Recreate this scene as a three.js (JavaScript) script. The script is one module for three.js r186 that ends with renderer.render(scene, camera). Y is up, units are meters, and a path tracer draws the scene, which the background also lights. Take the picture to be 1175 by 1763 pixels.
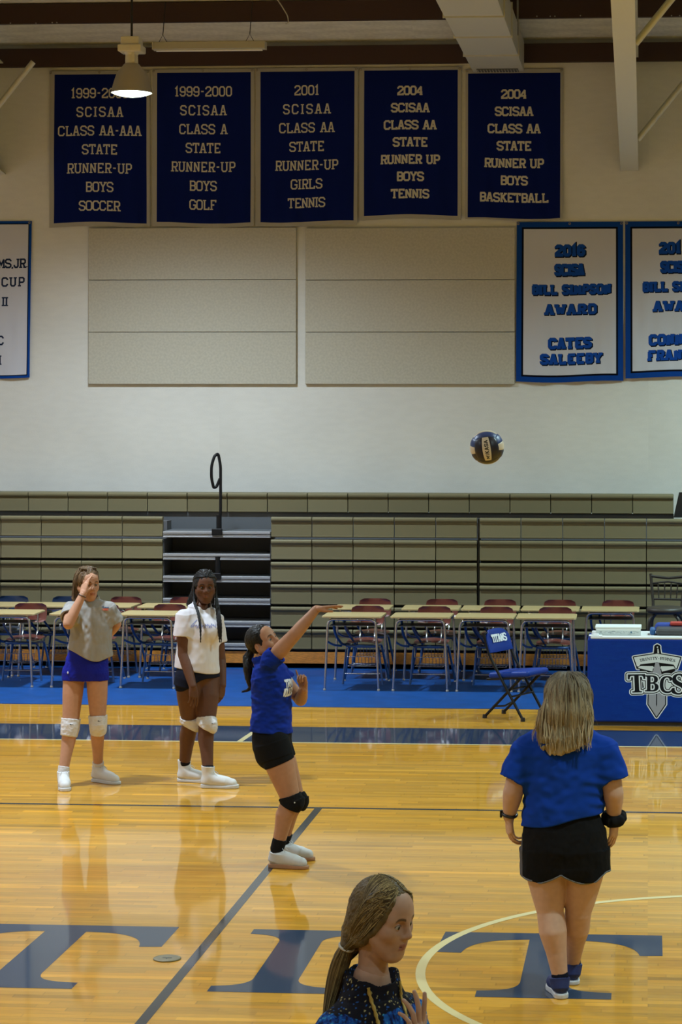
import * as THREE from 'three';
import { RoundedBoxGeometry } from 'three/addons/geometries/RoundedBoxGeometry.js';
import { mergeGeometries } from 'three/addons/utils/BufferGeometryUtils.js';
import { createNoise2D, createNoise3D } from 'simplex-noise';

// ---------------------------------------------------------------- camera, lights, exposure
const FOCAL = 3877, EYE = 2.869, CX = 843, CY = 703.6, YAW = 0.0706, ROLL = 0.0013;   // pixels of the 1175 x 1763 frame
const scene = new THREE.Scene();
scene.background = new THREE.Color(0x000000);
const camera = new THREE.PerspectiveCamera(2 * Math.atan(881.5 / FOCAL) * 180 / Math.PI, 1175 / 1763, 0.1, 80);
camera.position.set(0, EYE, 0);
camera.rotation.set(0, YAW, ROLL, 'YXZ');
camera.setViewOffset(1175, 1763, 587.5 - CX, 881.5 - CY, 1175, 1763);
const renderer = new THREE.WebGLRenderer({ antialias: true });
renderer.toneMapping = THREE.LinearToneMapping;
renderer.toneMappingExposure = 0.92;
renderer.shadowMap.enabled = true;
const LAMP_CANDELA = 168;                         // a fresh metal halide high bay; the rows towards the camera are older and dimmer
const LAMP_SPOTS = [];                            // x, z of the hall's high bay grid
for (const z of [-22.5, -15.9, -9.3, -2.7]) for (const x of [-12.8, -5.23, 2.37, 9.97]) LAMP_SPOTS.push([x, z]);

// ---------------------------------------------------------------- helpers
let seed = 20231;
const rnd = () => { seed = (seed * 1664525 + 1013904223) >>> 0; return seed / 4294967296; };
const rr = (a, b) => a + (b - a) * rnd();
const n3 = createNoise3D(rnd), n2 = createNoise2D(rnd);
const V = (x, y, z) => new THREE.Vector3(x, y, z);
const lin = (r, g, b) => new THREE.Color().setRGB(r, g, b);
const srgb = (h) => new THREE.Color(h);
function ray(px, py) {
  let x = (px - CX) / FOCAL, y = -(py - CY) / FOCAL;
  const c = Math.cos(ROLL), s = Math.sin(ROLL); [x, y] = [c * x - s * y, s * x + c * y];
  const C = Math.cos(YAW), S = Math.sin(YAW);
  return [C * x - S, y, -S * x - C];
}
function G(px, py, h = 0) { const d = ray(px, py), t = (h - EYE) / d[1]; return [d[0] * t, h, d[2] * t]; }        // pixel -> level plane
function Z(px, py, z) { const d = ray(px, py), t = z / d[2]; return [d[0] * t, EYE + d[1] * t, z]; }              // pixel -> upright plane
const names = {};
function numbered(n) { const k = names[n] = (names[n] ?? -1) + 1; return k ? `${n}_${String(k).padStart(3, '0')}` : n; }
function tag(o, label, category, group, kind) { o.userData.label = label; if (category) o.userData.category = category; if (group) o.userData.group = group; if (kind) o.userData.kind = kind; return o; }
function thing(name, label, category, pos = [0, 0, 0], turn = 0, group) {
  const o = new THREE.Group(); o.name = numbered(name); scene.add(o); o.position.set(...pos); o.rotation.y = turn;
  return tag(o, label, category, group);
}
function part(name, geo, mat, parent, label) {
  const m = new THREE.Mesh(Array.isArray(geo) ? mergeAll(geo) : geo, mat); m.name = name; m.castShadow = m.receiveShadow = true; parent.add(m);
  if (label) m.userData.label = label; return m;
}
function single(name, geo, mat, label, category, group) { const m = part(numbered(name), geo, mat, scene); return tag(m, label, category, group); }
function struct(name, geo, mat) { const m = part(name, geo, mat, scene); m.userData.kind = 'structure'; return m; }
function dup(o, pos, turn, label) { const c = o.clone(); c.name = numbered(o.name.replace(/_\d\d\d$/, '')); c.userData = { ...o.userData }; scene.add(c); c.position.set(...pos); if (turn !== undefined) c.rotation.y = turn; if (label) c.userData.label = label; return c; }
function plain(g) { const o = g.index ? g.toNonIndexed() : g; for (const k of Object.keys(o.attributes)) if (!['position', 'normal', 'uv', 'color'].includes(k)) o.deleteAttribute(k); return o; }
function mergeAll(list) { const l = list.map(plain); const all = ['uv', 'color']; for (const a of all) if (!l.every((g) => g.attributes[a])) l.forEach((g) => g.deleteAttribute(a)); return mergeGeometries(l); }
function box(w, h, d, x = 0, y = 0, z = 0) { const g = new THREE.BoxGeometry(w, h, d); g.translate(x, y, z); return g; }
function rbox(w, h, d, r, x = 0, y = 0, z = 0, seg = 2) { const g = new RoundedBoxGeometry(w, h, d, seg, Math.min(r, w / 2.01, h / 2.01, d / 2.01)); g.translate(x, y, z); return g; }
function cyl(r0, r1, h, x, y, z, seg = 20) { const g = new THREE.CylinderGeometry(r0, r1, h, seg); g.translate(x, y, z); return g; }
function metreUV(g, s = 1) {                                       // planar uv in metres by the dominant normal
  const p = g.attributes.position, n = g.attributes.normal, u = new Float32Array(p.count * 2);
  for (let i = 0; i < p.count; i++) { const ax = Math.abs(n.getX(i)), ay = Math.abs(n.getY(i)), az = Math.abs(n.getZ(i)); const [a, b] = ay >= ax && ay >= az ? [p.getX(i), p.getZ(i)] : az >= ax ? [p.getX(i), p.getY(i)] : [p.getZ(i), p.getY(i)]; u[2 * i] = a * s; u[2 * i + 1] = b * s; }
  g.setAttribute('uv', new THREE.BufferAttribute(u, 2)); return g;
}
function fillet(pts, rad, n = 4) {                                 // round the corners of a polyline
  const o = [pts[0]];
  for (let i = 1; i < pts.length - 1; i++) {
    const p = V(...pts[i]), a = V(...pts[i - 1]).sub(p), b = V(...pts[i + 1]).sub(p), r = Math.min(rad, a.length() * .48, b.length() * .48);
    a.setLength(r).add(p); b.setLength(r).add(p);
    for (let k = 0; k <= n; k++) { const t = k / n, q = a.clone().multiplyScalar((1 - t) ** 2).addScaledVector(p, 2 * t * (1 - t)).addScaledVector(b, t * t); o.push(q.toArray()); }
  }
  o.push(pts[pts.length - 1]); return o;
}
function sweep(pts, r, sides = 8, closed = false, col) {            // tube along a polyline, parallel transported; r number or (t) => radius
  const P = pts.map((p) => V(...p)), n = P.length, pos = [], nor = [], cl = [], idx = [];
  const tan = P.map((p, i) => (closed ? P[(i + 1) % n].clone().sub(P[(i + n - 1) % n]) : P[Math.min(i + 1, n - 1)].clone().sub(P[Math.max(i - 1, 0)])).normalize());
  let u = Math.abs(tan[0].y) > .9 ? V(1, 0, 0) : V(0, 1, 0);
  for (let i = 0; i < n; i++) {
    u = u.clone().addScaledVector(tan[i], -u.dot(tan[i])).normalize(); const w = tan[i].clone().cross(u), R = typeof r === 'number' ? r : r(i / (n - 1));
    for (let k = 0; k < sides; k++) { const a = k / sides * 2 * Math.PI, d = u.clone().multiplyScalar(Math.cos(a)).addScaledVector(w, Math.sin(a)); pos.push(P[i].x + d.x * R, P[i].y + d.y * R, P[i].z + d.z * R); nor.push(d.x, d.y, d.z); if (col) cl.push(...(typeof col === 'function' ? col(i / (n - 1)) : col)); }
  }
  const m = closed ? n : n - 1;
  for (let i = 0; i < m; i++) for (let k = 0; k < sides; k++) { const a = i * sides + k, b = i * sides + (k + 1) % sides, c = (i + 1) % n * sides + k, d = (i + 1) % n * sides + (k + 1) % sides; idx.push(a, b, c, b, d, c); }
  if (!closed) for (const [i, s] of [[0, 1], [n - 1, -1]]) { const o = pos.length / 3; for (let k = 0; k < sides; k++) { const j = (i * sides + k) * 3; pos.push(pos[j], pos[j + 1], pos[j + 2]); nor.push(-s * tan[i].x, -s * tan[i].y, -s * tan[i].z); if (col) cl.push(cl[j], cl[j + 1], cl[j + 2]); } for (let k = 1; k < sides - 1; k++) s > 0 ? idx.push(o, o + k + 1, o + k) : idx.push(o, o + k, o + k + 1); }
  const g = new THREE.BufferGeometry(); g.setAttribute('position', new THREE.Float32BufferAttribute(pos, 3)); g.setAttribute('normal', new THREE.Float32BufferAttribute(nor, 3));
  if (col) g.setAttribute('color', new THREE.Float32BufferAttribute(cl, 3)); g.setIndex(idx); return g;
}
function extrude(pts, depth, bevel = 0) {                          // polygon in xy, extruded along z, centred
  const s = new THREE.Shape(pts.map((p) => new THREE.Vector2(p[0], p[1])));
  const g = new THREE.ExtrudeGeometry(s, { depth: depth - 2 * bevel, bevelEnabled: bevel > 0, bevelSize: bevel, bevelThickness: bevel, bevelSegments: 2, curveSegments: 8 });
  g.translate(0, 0, -depth / 2 + bevel); return g;
}
function mat(color, roughness = .6, o = {}) { const { metalness = 0, ...rest } = o; return new THREE.MeshPhysicalMaterial({ color, roughness, metalness, ...rest }); }
function canvas(w, h, draw, srgbMap = true) {
  const c = document.createElement('canvas'); c.width = w; c.height = h; const x = c.getContext('2d'); draw(x, w, h);
  const t = new THREE.CanvasTexture(c); if (srgbMap) t.colorSpace = THREE.SRGBColorSpace; t.magFilter = THREE.LinearFilter; return t;
}
function dataTex(w, h, fn, srgbMap = true, repeat) {
  const d = new Uint8Array(w * h * 4); for (let y = 0; y < h; y++) for (let x = 0; x < w; x++) { const c = fn(x, y), i = (y * w + x) * 4; d[i] = c[0]; d[i + 1] = c[1]; d[i + 2] = c[2]; d[i + 3] = 255; }
  const t = new THREE.DataTexture(d, w, h); if (srgbMap) t.colorSpace = THREE.SRGBColorSpace; t.magFilter = THREE.LinearFilter; t.wrapS = t.wrapT = THREE.RepeatWrapping; if (repeat) t.repeat.set(...repeat); t.needsUpdate = true; return t;
}
// block lettering as strokes on a 4 x 6 grid: polylines, then the feet that carry a slab
const oct = (x0, x1) => [[x0, 1], [x0, 5], [x0 + .9, 6], [x1 - .9, 6], [x1, 5], [x1, 1], [x1 - .9, 0], [x0 + .9, 0], [x0, 1], [x0, 1.3]];
const GL = {
  A: [4, [[[.3, 0], [1.7, 6], [2.3, 6], [3.7, 0]], [[.9, 2], [3.1, 2]]], [[.3, 0], [3.7, 0]]],
  B: [4, [[[.6, 0], [.6, 6]], [[0, 6], [3.2, 6], [4, 5.2], [4, 3.8], [3.3, 3.1], [.6, 3.1]], [[3.3, 3.1], [4, 2.4], [4, .8], [3.2, 0], [0, 0]]], []],
  C: [4, [[[4, 4.4], [4, 5], [3.1, 6], [.9, 6], [0, 5], [0, 1], [.9, 0], [3.1, 0], [4, 1], [4, 1.6]]], []],
  D: [4, [[[.6, 0], [.6, 6]], [[0, 6], [3.1, 6], [4, 5], [4, 1], [3.1, 0], [0, 0]]], []],
  E: [4, [[[.6, 0], [.6, 6]], [[0, 6], [3.8, 6], [3.8, 4.9]], [[0, 0], [3.8, 0], [3.8, 1.1]], [[.6, 3], [3.1, 3]]], []],
  F: [4, [[[.6, 0], [.6, 6]], [[0, 6], [3.8, 6], [3.8, 4.7]], [[.6, 3], [2.7, 3]]], [[.6, 0]]],
  G: [4, [[[4, 4.4], [4, 5], [3.1, 6], [.9, 6], [0, 5], [0, 1], [.9, 0], [3.1, 0], [4, 1], [4, 2.7], [2.3, 2.7]]], []],
  I: [1.6, [[[.8, 0], [.8, 6]]], [[.8, 0], [.8, 6]]],
  J: [3.4, [[[2.8, 6], [2.8, 1], [2, 0], [.8, 0], [0, 1], [0, 1.8]]], [[2.8, 6]]],
  K: [4, [[[.6, 0], [.6, 6]], [[3.6, 6], [.7, 2.6]], [[1.6, 3.5], [3.6, 0]]], [[.6, 0], [.6, 6], [3.5, 6], [3.6, 0]]],
  L: [4, [[[.6, 6], [.6, 0]], [[0, 0], [3.8, 0], [3.8, 1.5]]], [[.6, 6]]],
  M: [5, [[[.5, 0], [.5, 6], [2.5, 2], [4.5, 6], [4.5, 0]]], [[.5, 0], [4.5, 0]]],
  N: [4, [[[.5, 0], [.5, 6], [3.6, 0], [3.6, 6]]], [[.5, 0], [3.6, 6]]],
  O: [4, [oct(0, 4)], []], P: [4, [[[.6, 0], [.6, 6]], [[0, 6], [3.2, 6], [4, 5.2], [4, 3.4], [3.2, 2.6], [.6, 2.6]]], [[.6, 0]]],
  R: [4, [[[.6, 0], [.6, 6]], [[0, 6], [3.2, 6], [4, 5.2], [4, 3.6], [3.2, 2.8], [.6, 2.8]], [[2.4, 2.8], [3.7, 0]]], [[.6, 0], [3.8, 0]]],
  S: [4, [[[4, 4.5], [4, 5.1], [3.1, 6], [.9, 6], [0, 5.1], [0, 4], [.8, 3.3], [3.2, 2.7], [4, 2], [4, .9], [3.1, 0], [.9, 0], [0, .9], [0, 1.5]]], []],
  T: [4, [[[2, 0], [2, 6]], [[0, 4.6], [0, 6], [4, 6], [4, 4.6]]], [[2, 0]]],
  U: [4, [[[.3, 6], [.3, 1], [1.2, 0], [2.8, 0], [3.7, 1], [3.7, 6]]], [[.3, 6], [3.7, 6]]],
  V: [4, [[[.3, 6], [2, 0], [3.7, 6]]], [[.3, 6], [3.7, 6]]],
  W: [5, [[[.3, 6], [1.3, 0], [2.5, 4.5], [3.7, 0], [4.7, 6]]], [[.3, 6], [4.7, 6]]],
  Y: [4, [[[.2, 6], [2, 3], [3.8, 6]], [[2, 3], [2, 0]]], [[.2, 6], [3.8, 6], [2, 0]]],
  0: [3.6, [oct(0, 3.6)], []], 1: [2.2, [[[0, 4.8], [1.1, 6], [1.1, 0]]], [[1.1, 0]]],
  2: [3.6, [[[0, 4.4], [0, 5.1], [.9, 6], [2.7, 6], [3.6, 5.1], [3.6, 4], [0, .9], [0, 0], [3.6, 0], [3.6, 1.1]]], []],
  4: [3.8, [[[2.7, 0], [2.7, 6], [0, 2.2], [0, 1.6], [3.7, 1.6]]], [[2.7, 0]]],
  6: [3.6, [[[3.5, 4.6], [3.5, 5.1], [2.6, 6], [.9, 6], [0, 5], [0, 1], [.9, 0], [2.7, 0], [3.6, 1], [3.6, 2.5], [2.8, 3.3], [0, 3.3]]], []],
  7: [3.6, [[[0, 4.8], [0, 6], [3.6, 6], [3.6, 5], [1.5, 0]]], []],
  9: [3.6, [[[.1, 1.4], [.1, .9], [1, 0], [2.7, 0], [3.6, 1], [3.6, 5], [2.7, 6], [.9, 6], [0, 5], [0, 3.5], [.8, 2.7], [3.6, 2.7]]], []],
  '-': [2.4, [[[.2, 3], [2.2, 3]]], []], ',': [1, [[[.5, .4], [.2, -1]]], []], '.': [1, [[[.4, .1], [.4, .7]]], []], ' ': [2, [], []],
};
function slabWidth(t, gap) { return [...t].reduce((w, c) => w + GL[c][0] + gap, -gap); }
function slab(x, text, cx, cy, h, { sx = 1, gap = 1.2, weight = 1, color = '#fff', align = 0, serif = .85 } = {}) {   // centred at cx, cy unless align is -1 / 1
  const u = h / 6; let px = cx - slabWidth(text, gap) * u * sx * (align + 1) / 2;
  x.strokeStyle = color; x.lineWidth = weight * u; x.lineJoin = 'miter'; x.lineCap = 'butt'; x.miterLimit = 3;
  for (const c of text) {
    const [w, lines, feet] = GL[c], at = (p) => [px + p[0] * u * sx, cy + h / 2 - p[1] * u];
    for (const l of lines) { x.beginPath(); l.forEach((p, i) => i ? x.lineTo(...at(p)) : x.moveTo(...at(p))); x.stroke(); }
    const old = x.lineWidth; x.lineWidth = old * .8; for (const f of feet) { const [a, b] = at(f); x.beginPath(); x.moveTo(a - serif * u * sx - old * .3, b); x.lineTo(a + serif * u * sx + old * .3, b); x.stroke(); } x.lineWidth = old;
    px += (w + gap) * u * sx;
  }
}
// ---------------------------------------------------------------- the hall
const WALL = -26, EAVE = 7.12, RISE = 0.133, RIDGE = -11, WEST = -15.6, EAST = 16.9, NEAR = 4;
const roofY = (z) => EAVE + RISE * (z < RIDGE ? z - WALL : NEAR - z);
// floor boards: 57 mm strips, 7.296 m of them in one texture
const PLANK = 2048 / 128;
const boards = [];
for (let r = 0; r < 128; r++) { const row = []; let x = -rr(0, 200); while (x < 2048) { const l = rr(90, 330); const warm = rr(-1, 1), tone = rr(-1, 1) * (rnd() < .12 ? 2.0 : .8); row.push([x, x + l, tone, warm]); x += l; } boards.push(row); }
const floorMap = dataTex(2048, 2048, (x, y) => {
  const r = Math.floor(y / PLANK), row = boards[r]; let b = row[0]; for (const q of row) if (x >= q[0] && x < q[1]) { b = q; break; }
  const fy = y % PLANK, grain = n2(x * .010 + r * 13.7, y * .55) * .5 + n2(x * .045 + r * 3.1, y * 1.3) * .35, fleck = Math.max(0, n2(x * .006 + r * 7.7, y * .28 + 40) - .62) * 1.9;
  let v = 1 + b[2] * .085 + grain * .075 - fleck * .42; if (fy < 1) v *= .87; else if (x - b[0] < 2) v *= .92;
  return [Math.min(255, 201 * v + b[3] * 4), Math.min(255, 145 * v), Math.max(0, Math.min(255, 44 * v - b[3] * 6))];
}, true, [1 / 7.296, 1 / 7.296]);
const floorMat = mat(0xffffff, .42, { map: floorMap, clearcoat: .85, clearcoatRoughness: .055, specularIntensity: .12 });
const floor = struct('floor', metreUV(box(EAST - WEST, .2, NEAR - WALL, (EAST + WEST) / 2, -.1, (NEAR + WALL) / 2)), floorMat);
const paintOf = (c) => mat(c, .42, { clearcoat: .85, clearcoatRoughness: .055, specularIntensity: .12 });
const M = {
  navyPaint: paintOf(lin(.020, .036, .075)), greyPaint: paintOf(lin(.028, .031, .036)), creamPaint: paintOf(lin(.72, .60, .30)), lettersPaint: paintOf(lin(.026, .046, .085)),
  blueMat: mat(0xffffff, .5, { specularIntensity: .4, map: dataTex(512, 512, (x, y) => { const v = 1 + n2(x * .012, y * .012) * .06 + n2(x * .2, y * .2) * .05; return [14 * v, 66 * v, 128 * v]; }, true, [.5, .5]) }),
  wall: mat(0xffffff, .75, { map: dataTex(1024, 1024, (x, y) => { const v = 1 + n2(x * .004, y * .004) * .018 + n2(x * .3, y * .3) * .012 + n2(x * .02, y * .06) * .01; return [214 * v, 213 * v, 205 * v]; }, true, [.2, .2]) }),
  roof: mat(0xffffff, .7, { map: dataTex(512, 512, (x, y) => { const v = 1 + n2(x * .01, y * .03) * .05 + n2(x * .08, y * .08) * .03; return [222 * v, 220 * v, 206 * v]; }, true, [.3, .3]) }),
  purlin: mat(lin(.034, .012, .009), .55), cream: mat(lin(.62, .60, .48), .5), black: mat(lin(.012, .012, .013), .4), blackSteel: mat(lin(.006, .006, .007), .45, { specularIntensity: .5 }),
  chrome: mat(lin(.52, .53, .55), .24, { metalness: 1 }), slotSteel: mat(lin(.05, .05, .05), .6), greySteel: mat(lin(.105, .105, .11), .7), alu: mat(lin(.34, .34, .35), .5, { metalness: .35 }), grayDeck: mat(lin(.10, .11, .12), .5),
};
function onFloor(name, shape, m, y = .0009) { const g = new THREE.ShapeGeometry(shape, 64); g.rotateX(-Math.PI / 2); g.translate(0, y, 0); return part(name, g, m, floor); }   // shape in x, -z
const poly = (pts) => new THREE.Shape(pts.map(([x, z]) => new THREE.Vector2(x, -z)));
const strip = (x0, x1, z0, z1) => poly([[x0, z1], [x1, z1], [x1, z0], [x0, z0]]);
const CXW = .6435, CZW = -11.552;                                   // centre spot of the court
onFloor('boundary_band', strip(WEST + .5, EAST - .5, -20.12, -19.19), M.navyPaint);
onFloor('boundary_line', strip(WEST + .5, EAST - .5, -19.19, -19.14), M.creamPaint, .0011);
onFloor('volleyball_sideline', strip(CXW - 9, CXW + 9, CZW - 4.52, CZW - 4.47), M.greyPaint);
onFloor('attack_line', strip(CXW - 3.03, CXW - 2.975, CZW - 4.47, CZW + 4.5), M.greyPaint);
onFloor('coaching_box_mark', poly([[-3.535, -19.19], [-3.485, -19.19], [-3.455, -19.95], [-3.505, -19.95]]), M.creamPaint, .0014);
{ const s = new THREE.Shape(); s.absarc(CXW, -CZW, 1.829, 0, Math.PI * 2, false); const h = new THREE.Path(); h.absarc(CXW, -CZW, 1.779, 0, Math.PI * 2, true); s.holes.push(h); onFloor('center_circle', s, M.creamPaint, .0011); }
function floorT(cx) {                                                // serif T, 1.35 m tall, bracketed arms and foot
  const s = new THREE.Shape(), zt = 12.3, zb = 10.95, P = (x, z) => [cx + x, z];
  s.moveTo(...P(-.585, zt)); s.lineTo(...P(.6, zt)); s.lineTo(...P(.6, zt - .46)); s.lineTo(...P(.48, zt - .47)); s.bezierCurveTo(...P(.46, zt - .27), ...P(.36, zt - .16), ...P(.115, zt - .15));
  s.lineTo(...P(.115, zb + .30)); s.bezierCurveTo(...P(.12, zb + .16), ...P(.2, zb + .13), ...P(.345, zb + .12)); s.lineTo(...P(.345, zb)); s.lineTo(...P(-.32, zb)); s.lineTo(...P(-.32, zb + .12));
  s.bezierCurveTo(...P(-.2, zb + .13), ...P(-.12, zb + .16), ...P(-.115, zb + .30)); s.lineTo(...P(-.115, zt - .15)); s.bezierCurveTo(...P(-.34, zt - .16), ...P(-.44, zt - .27), ...P(-.46, zt - .47)); s.lineTo(...P(-.6, zt - .46));
  return s;
}
function floorI(cx) {
  const s = new THREE.Shape(), zt = 12.28, zb = 10.95, P = (x, z) => [cx + x, z];
  s.moveTo(...P(-.3, zt)); s.lineTo(...P(.3, zt)); s.lineTo(...P(.3, zt - .11)); s.bezierCurveTo(...P(.2, zt - .12), ...P(.115, zt - .16), ...P(.115, zt - .28)); s.lineTo(...P(.115, zb + .28));
  s.bezierCurveTo(...P(.115, zb + .16), ...P(.2, zb + .12), ...P(.3, zb + .11)); s.lineTo(...P(.3, zb)); s.lineTo(...P(-.3, zb)); s.lineTo(...P(-.3, zb + .11));
  s.bezierCurveTo(...P(-.2, zb + .12), ...P(-.115, zb + .16), ...P(-.115, zb + .28)); s.lineTo(...P(-.115, zt - .28)); s.bezierCurveTo(...P(-.115, zt - .16), ...P(-.2, zt - .12), ...P(-.3, zt - .11)); return s;
}
onFloor('court_letter', floorT(-3.185), M.lettersPaint); onFloor('court_letter', floorI(-1.865), M.lettersPaint); onFloor('court_letter', floorT(-.522), M.lettersPaint);
{ const d = thing('floor_cover_plate', 'round brass cover plate set flush in the wooden floor', 'floor plate', [-2.499, 0, -11.584]);
  const bm = mat(lin(.20, .17, .09), .4, { metalness: .7 }); part('plate', cyl(.066, .066, .006, 0, .003, 0, 32), bm, d); const rg = new THREE.TorusGeometry(.069, .004, 8, 40); rg.rotateX(Math.PI / 2); rg.translate(0, .003, 0); part('ring', rg, bm, d);
  part('slot', [box(.05, .002, .006, 0, .0065, 0), box(.006, .002, .02, 0, .0065, .008)], M.slotSteel, d); }
single('floor_runner', metreUV(box(EAST - WEST - 1, .004, 3.6, (EAST + WEST) / 2, .002, -21.455 - 1.8)), M.blueMat, 'wide blue rubber runner on the floor under the school desks', 'floor mat');

struct('wall_north', metreUV(box(EAST - WEST + .4, 9.6, .2, (EAST + WEST) / 2, 4.8, WALL - .1)), M.wall);
struct('wall_south', metreUV(box(EAST - WEST + .4, 9.6, .2, (EAST + WEST) / 2, 4.8, NEAR + .1)), M.wall);
struct('wall_west', metreUV(box(.2, 9.6, NEAR - WALL, WEST - .1, 4.8, (NEAR + WALL) / 2)), M.wall);
struct('wall_east', metreUV(box(.2, 9.6, NEAR - WALL, EAST + .1, 4.8, (NEAR + WALL) / 2)), M.wall);
{ const half = (RIDGE - WALL), a = Math.atan(RISE), l = half / Math.cos(a) + .25, gs = [];
  for (const s of [1, -1]) { const g = metreUV(box(EAST - WEST + .4, .12, l)); g.rotateX(s * -a); g.translate((EAST + WEST) / 2, EAVE + RISE * half / 2 + .07, s > 0 ? WALL + half / 2 : NEAR - half / 2); gs.push(g); }
  struct('ceiling', gs, M.roof); }
// purlins: dark red-brown C sections with lips, and their bolt heads
function cee(len, h, w) { const t = .006, g = extrude([[0, 0], [w, 0], [w, .02], [w - t, .02], [w - t, t], [t, t], [t, h - t], [w - t, h - t], [w - t, h - .02], [w, h - .02], [w, h], [0, h]], len); g.rotateY(Math.PI / 2); return g; }
const boltMat = mat(lin(.45, .45, .45), .35, { metalness: .9 });
for (let i = 0; i < 5; i++) {
  const z = i === 0 ? WALL + .10 : -24.45 + (i - 1) * 1.52, y = i === 0 ? 6.855 : roofY(z) - .215, g = cee(EAST - WEST, .215, .07); g.translate((EAST + WEST) / 2, y, z + .035); g.rotateY(0);
  const p = tag(part(`trim_${i + 1}`, g, M.purlin, scene), ['dark brown roof purlin running along the top of the wall', 'dark brown roof purlin next to the one on the wall', 'dark brown roof purlin, third from the wall', 'dark brown roof purlin, fourth from the wall', 'dark brown roof purlin, fifth from the wall'][i]); p.userData.kind = 'structure';
  if (i === 1) for (const [px, py] of [[18, 40], [62, 40], [90, 39], [98, 39], [925, 28], [948, 28], [956, 28], [1000, 27], [1157, 27], [1171, 27]]) { const q = Z(px, py, z + .04); part('bolt_head', cyl(.008, .008, .006, 0, 0, 0, 6).rotateX(Math.PI / 2).translate(q[0], q[1], z + .041), boltMat, p); }
}
// two rigid frames: tapered I rafters seen from below, with angle braces up to the purlins
function rafter(x, label) {
  const o = thing('roof_rafter', label, 'roof beam', [x, 0, 0]); const z0 = WALL + .01, z1 = -14, y0 = 5.612, y1 = y0 + .106 * (z1 - z0), w = .205;
  const fl = (ya, yb, t) => { const g = extrude([[z0, ya], [z1, yb], [z1, yb + t], [z0, ya + t]], w); g.rotateY(-Math.PI / 2); return g; };
  part('bottom_flange', fl(y0, y1, .012), M.cream, o); part('top_flange', fl(roofY(z0) - .24, roofY(z1) - .24, .012), M.cream, o);
  const web = extrude([[z0, y0 + .01], [z1, y1 + .01], [z1, roofY(z1) - .23], [z0, roofY(z0) - .23]], .01); web.rotateY(-Math.PI / 2); part('web', web, M.cream, o);
  for (const z of [-24.5, -20.6]) { const ya = y0 + .106 * (z - z0); const g = sweep([[.1, ya + .02, z], [.1 + .74, ya + .93, z]], .033, 4); part('flange_brace', g, M.cream, o); }
  return o;
}
rafter(-.222, 'cream steel roof rafter with diagonal braces, above the white award banners'); rafter(-7.64, 'cream steel roof rafter whose brace rises beside the soccer banner');
// duct
{ const a = Z(815, 118, -25.75), b = Z(903, 122, -25.75), w = b[0] - a[0], y0 = 6.73, h = .34, z1 = -17, o = thing('air_duct', 'cream rectangular sheet metal air duct running out from the wall above the banners', 'duct', [(a[0] + b[0]) / 2, y0, 0]);
  const dm = mat(lin(.50, .49, .42), .55);
  let k = 0; for (let z = -25.75; z < z1; z += 1.22) { part('duct_section', rbox(w, h, 1.215, .006, 0, h / 2, z + .61), dm, o); if (k++) part('seam_flange', box(w + .03, h + .03, .02, 0, h / 2, z), dm, o); }
  const gr = part('grille', box(w * .8, .012, .2, 0, -.006, -25.6), mat(lin(.1, .1, .09), .6), o); for (let i = 0; i < 14; i++) part('louver', box(.006, .014, .19, -w * .38 + i * w * .76 / 13, -.012, -25.6), dm, gr);
  for (const s of [-1, 1]) part('hanger', box(.02, .5, .003, s * (w / 2 + .004), h + .1, -24.4), mat(lin(.3, .3, .28), .5, { metalness: .7 }), o); }
// high bay lamps: housing, neck, spun reflector, glowing lens and its light
const lampBody = mat(lin(.62, .58, .46), .5), spun = mat(lin(.40, .36, .28), .42, { metalness: .55 }), glow = mat(lin(.9, .95, .9), .4, { emissive: lin(.85, 1, .86), emissiveIntensity: 6 });
function lathe(pts, seg = 36) { return new THREE.LatheGeometry(pts.map((p) => new THREE.Vector2(...p)), seg); }
function makeLamp() {
  const o = thing('high_bay_lamp', '', 'ceiling lamp', [0, 0, 0], 0, 'high bay lamps');
  part('reflector', lathe([[.062, .30], [.075, .295], [.11, .25], [.15, .2], [.178, .12], [.195, .06], [.208, .005], [.212, 0], [.205, .004], [.19, .055], [.172, .12], [.145, .195], [.105, .243], [.06, .285]]), spun, o);
  part('lens', lathe([[.001, -.04], [.06, -.036], [.12, -.026], [.17, -.012], [.2, .002], [.17, .004], [.001, .006]]), glow, o);
  part('neck', [cyl(.062, .066, .12, 0, .35, 0, 24), box(.03, .10, .02, .03, .36, .062)], lampBody, o);
  part('ballast_housing', [rbox(.24, .07, .24, .012, 0, .445, 0), rbox(.19, .09, .19, .012, 0, .52, 0), cyl(.09, .06, .05, 0, .405, 0, 20)], lampBody, o);
  part('hanging_rod', sweep([[0, .55, 0], [0, 1.42, 0]], .012, 8), M.black, o); return o;
}
const lamp0 = makeLamp();
LAMP_SPOTS.forEach(([x, z], i) => {
  const o = i ? dup(lamp0, [x, 6.06, z]) : lamp0; o.position.set(x, 6.06, z); const vis = x === -5.23 && z === -22.5;
  o.userData.label = vis ? 'lit high bay lamp with a spun reflector hanging before the soccer banner' : 'high bay lamp of the hall, above the open court'; if (vis) delete o.userData.group;
  const len = roofY(z) - 6.06 - .55; const rod = o.children.find((c) => c.name === 'hanging_rod'); rod.geometry = sweep([[0, .55, 0], [0, .55 + len, 0]], .012, 8);
  const tint = x < -2 ? lin(.71, .86, 1) : lin(.65, .94, .99);          // ageing lamps: warmer to the west, greener to the east
  const l = new THREE.SpotLight(tint, LAMP_CANDELA * (z > -5 ? .4 : z > -12 ? .62 : 1.02), 0, 1.33, .8, 2); l.position.set(x, 6.06 - .06, z); l.target.position.set(x, 0, z); l.castShadow = true; l.shadow.radius = 9; l.shadow.mapSize.set(1024, 1024); l.name = 'high_bay_light'; scene.add(l, l.target);
});
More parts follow.
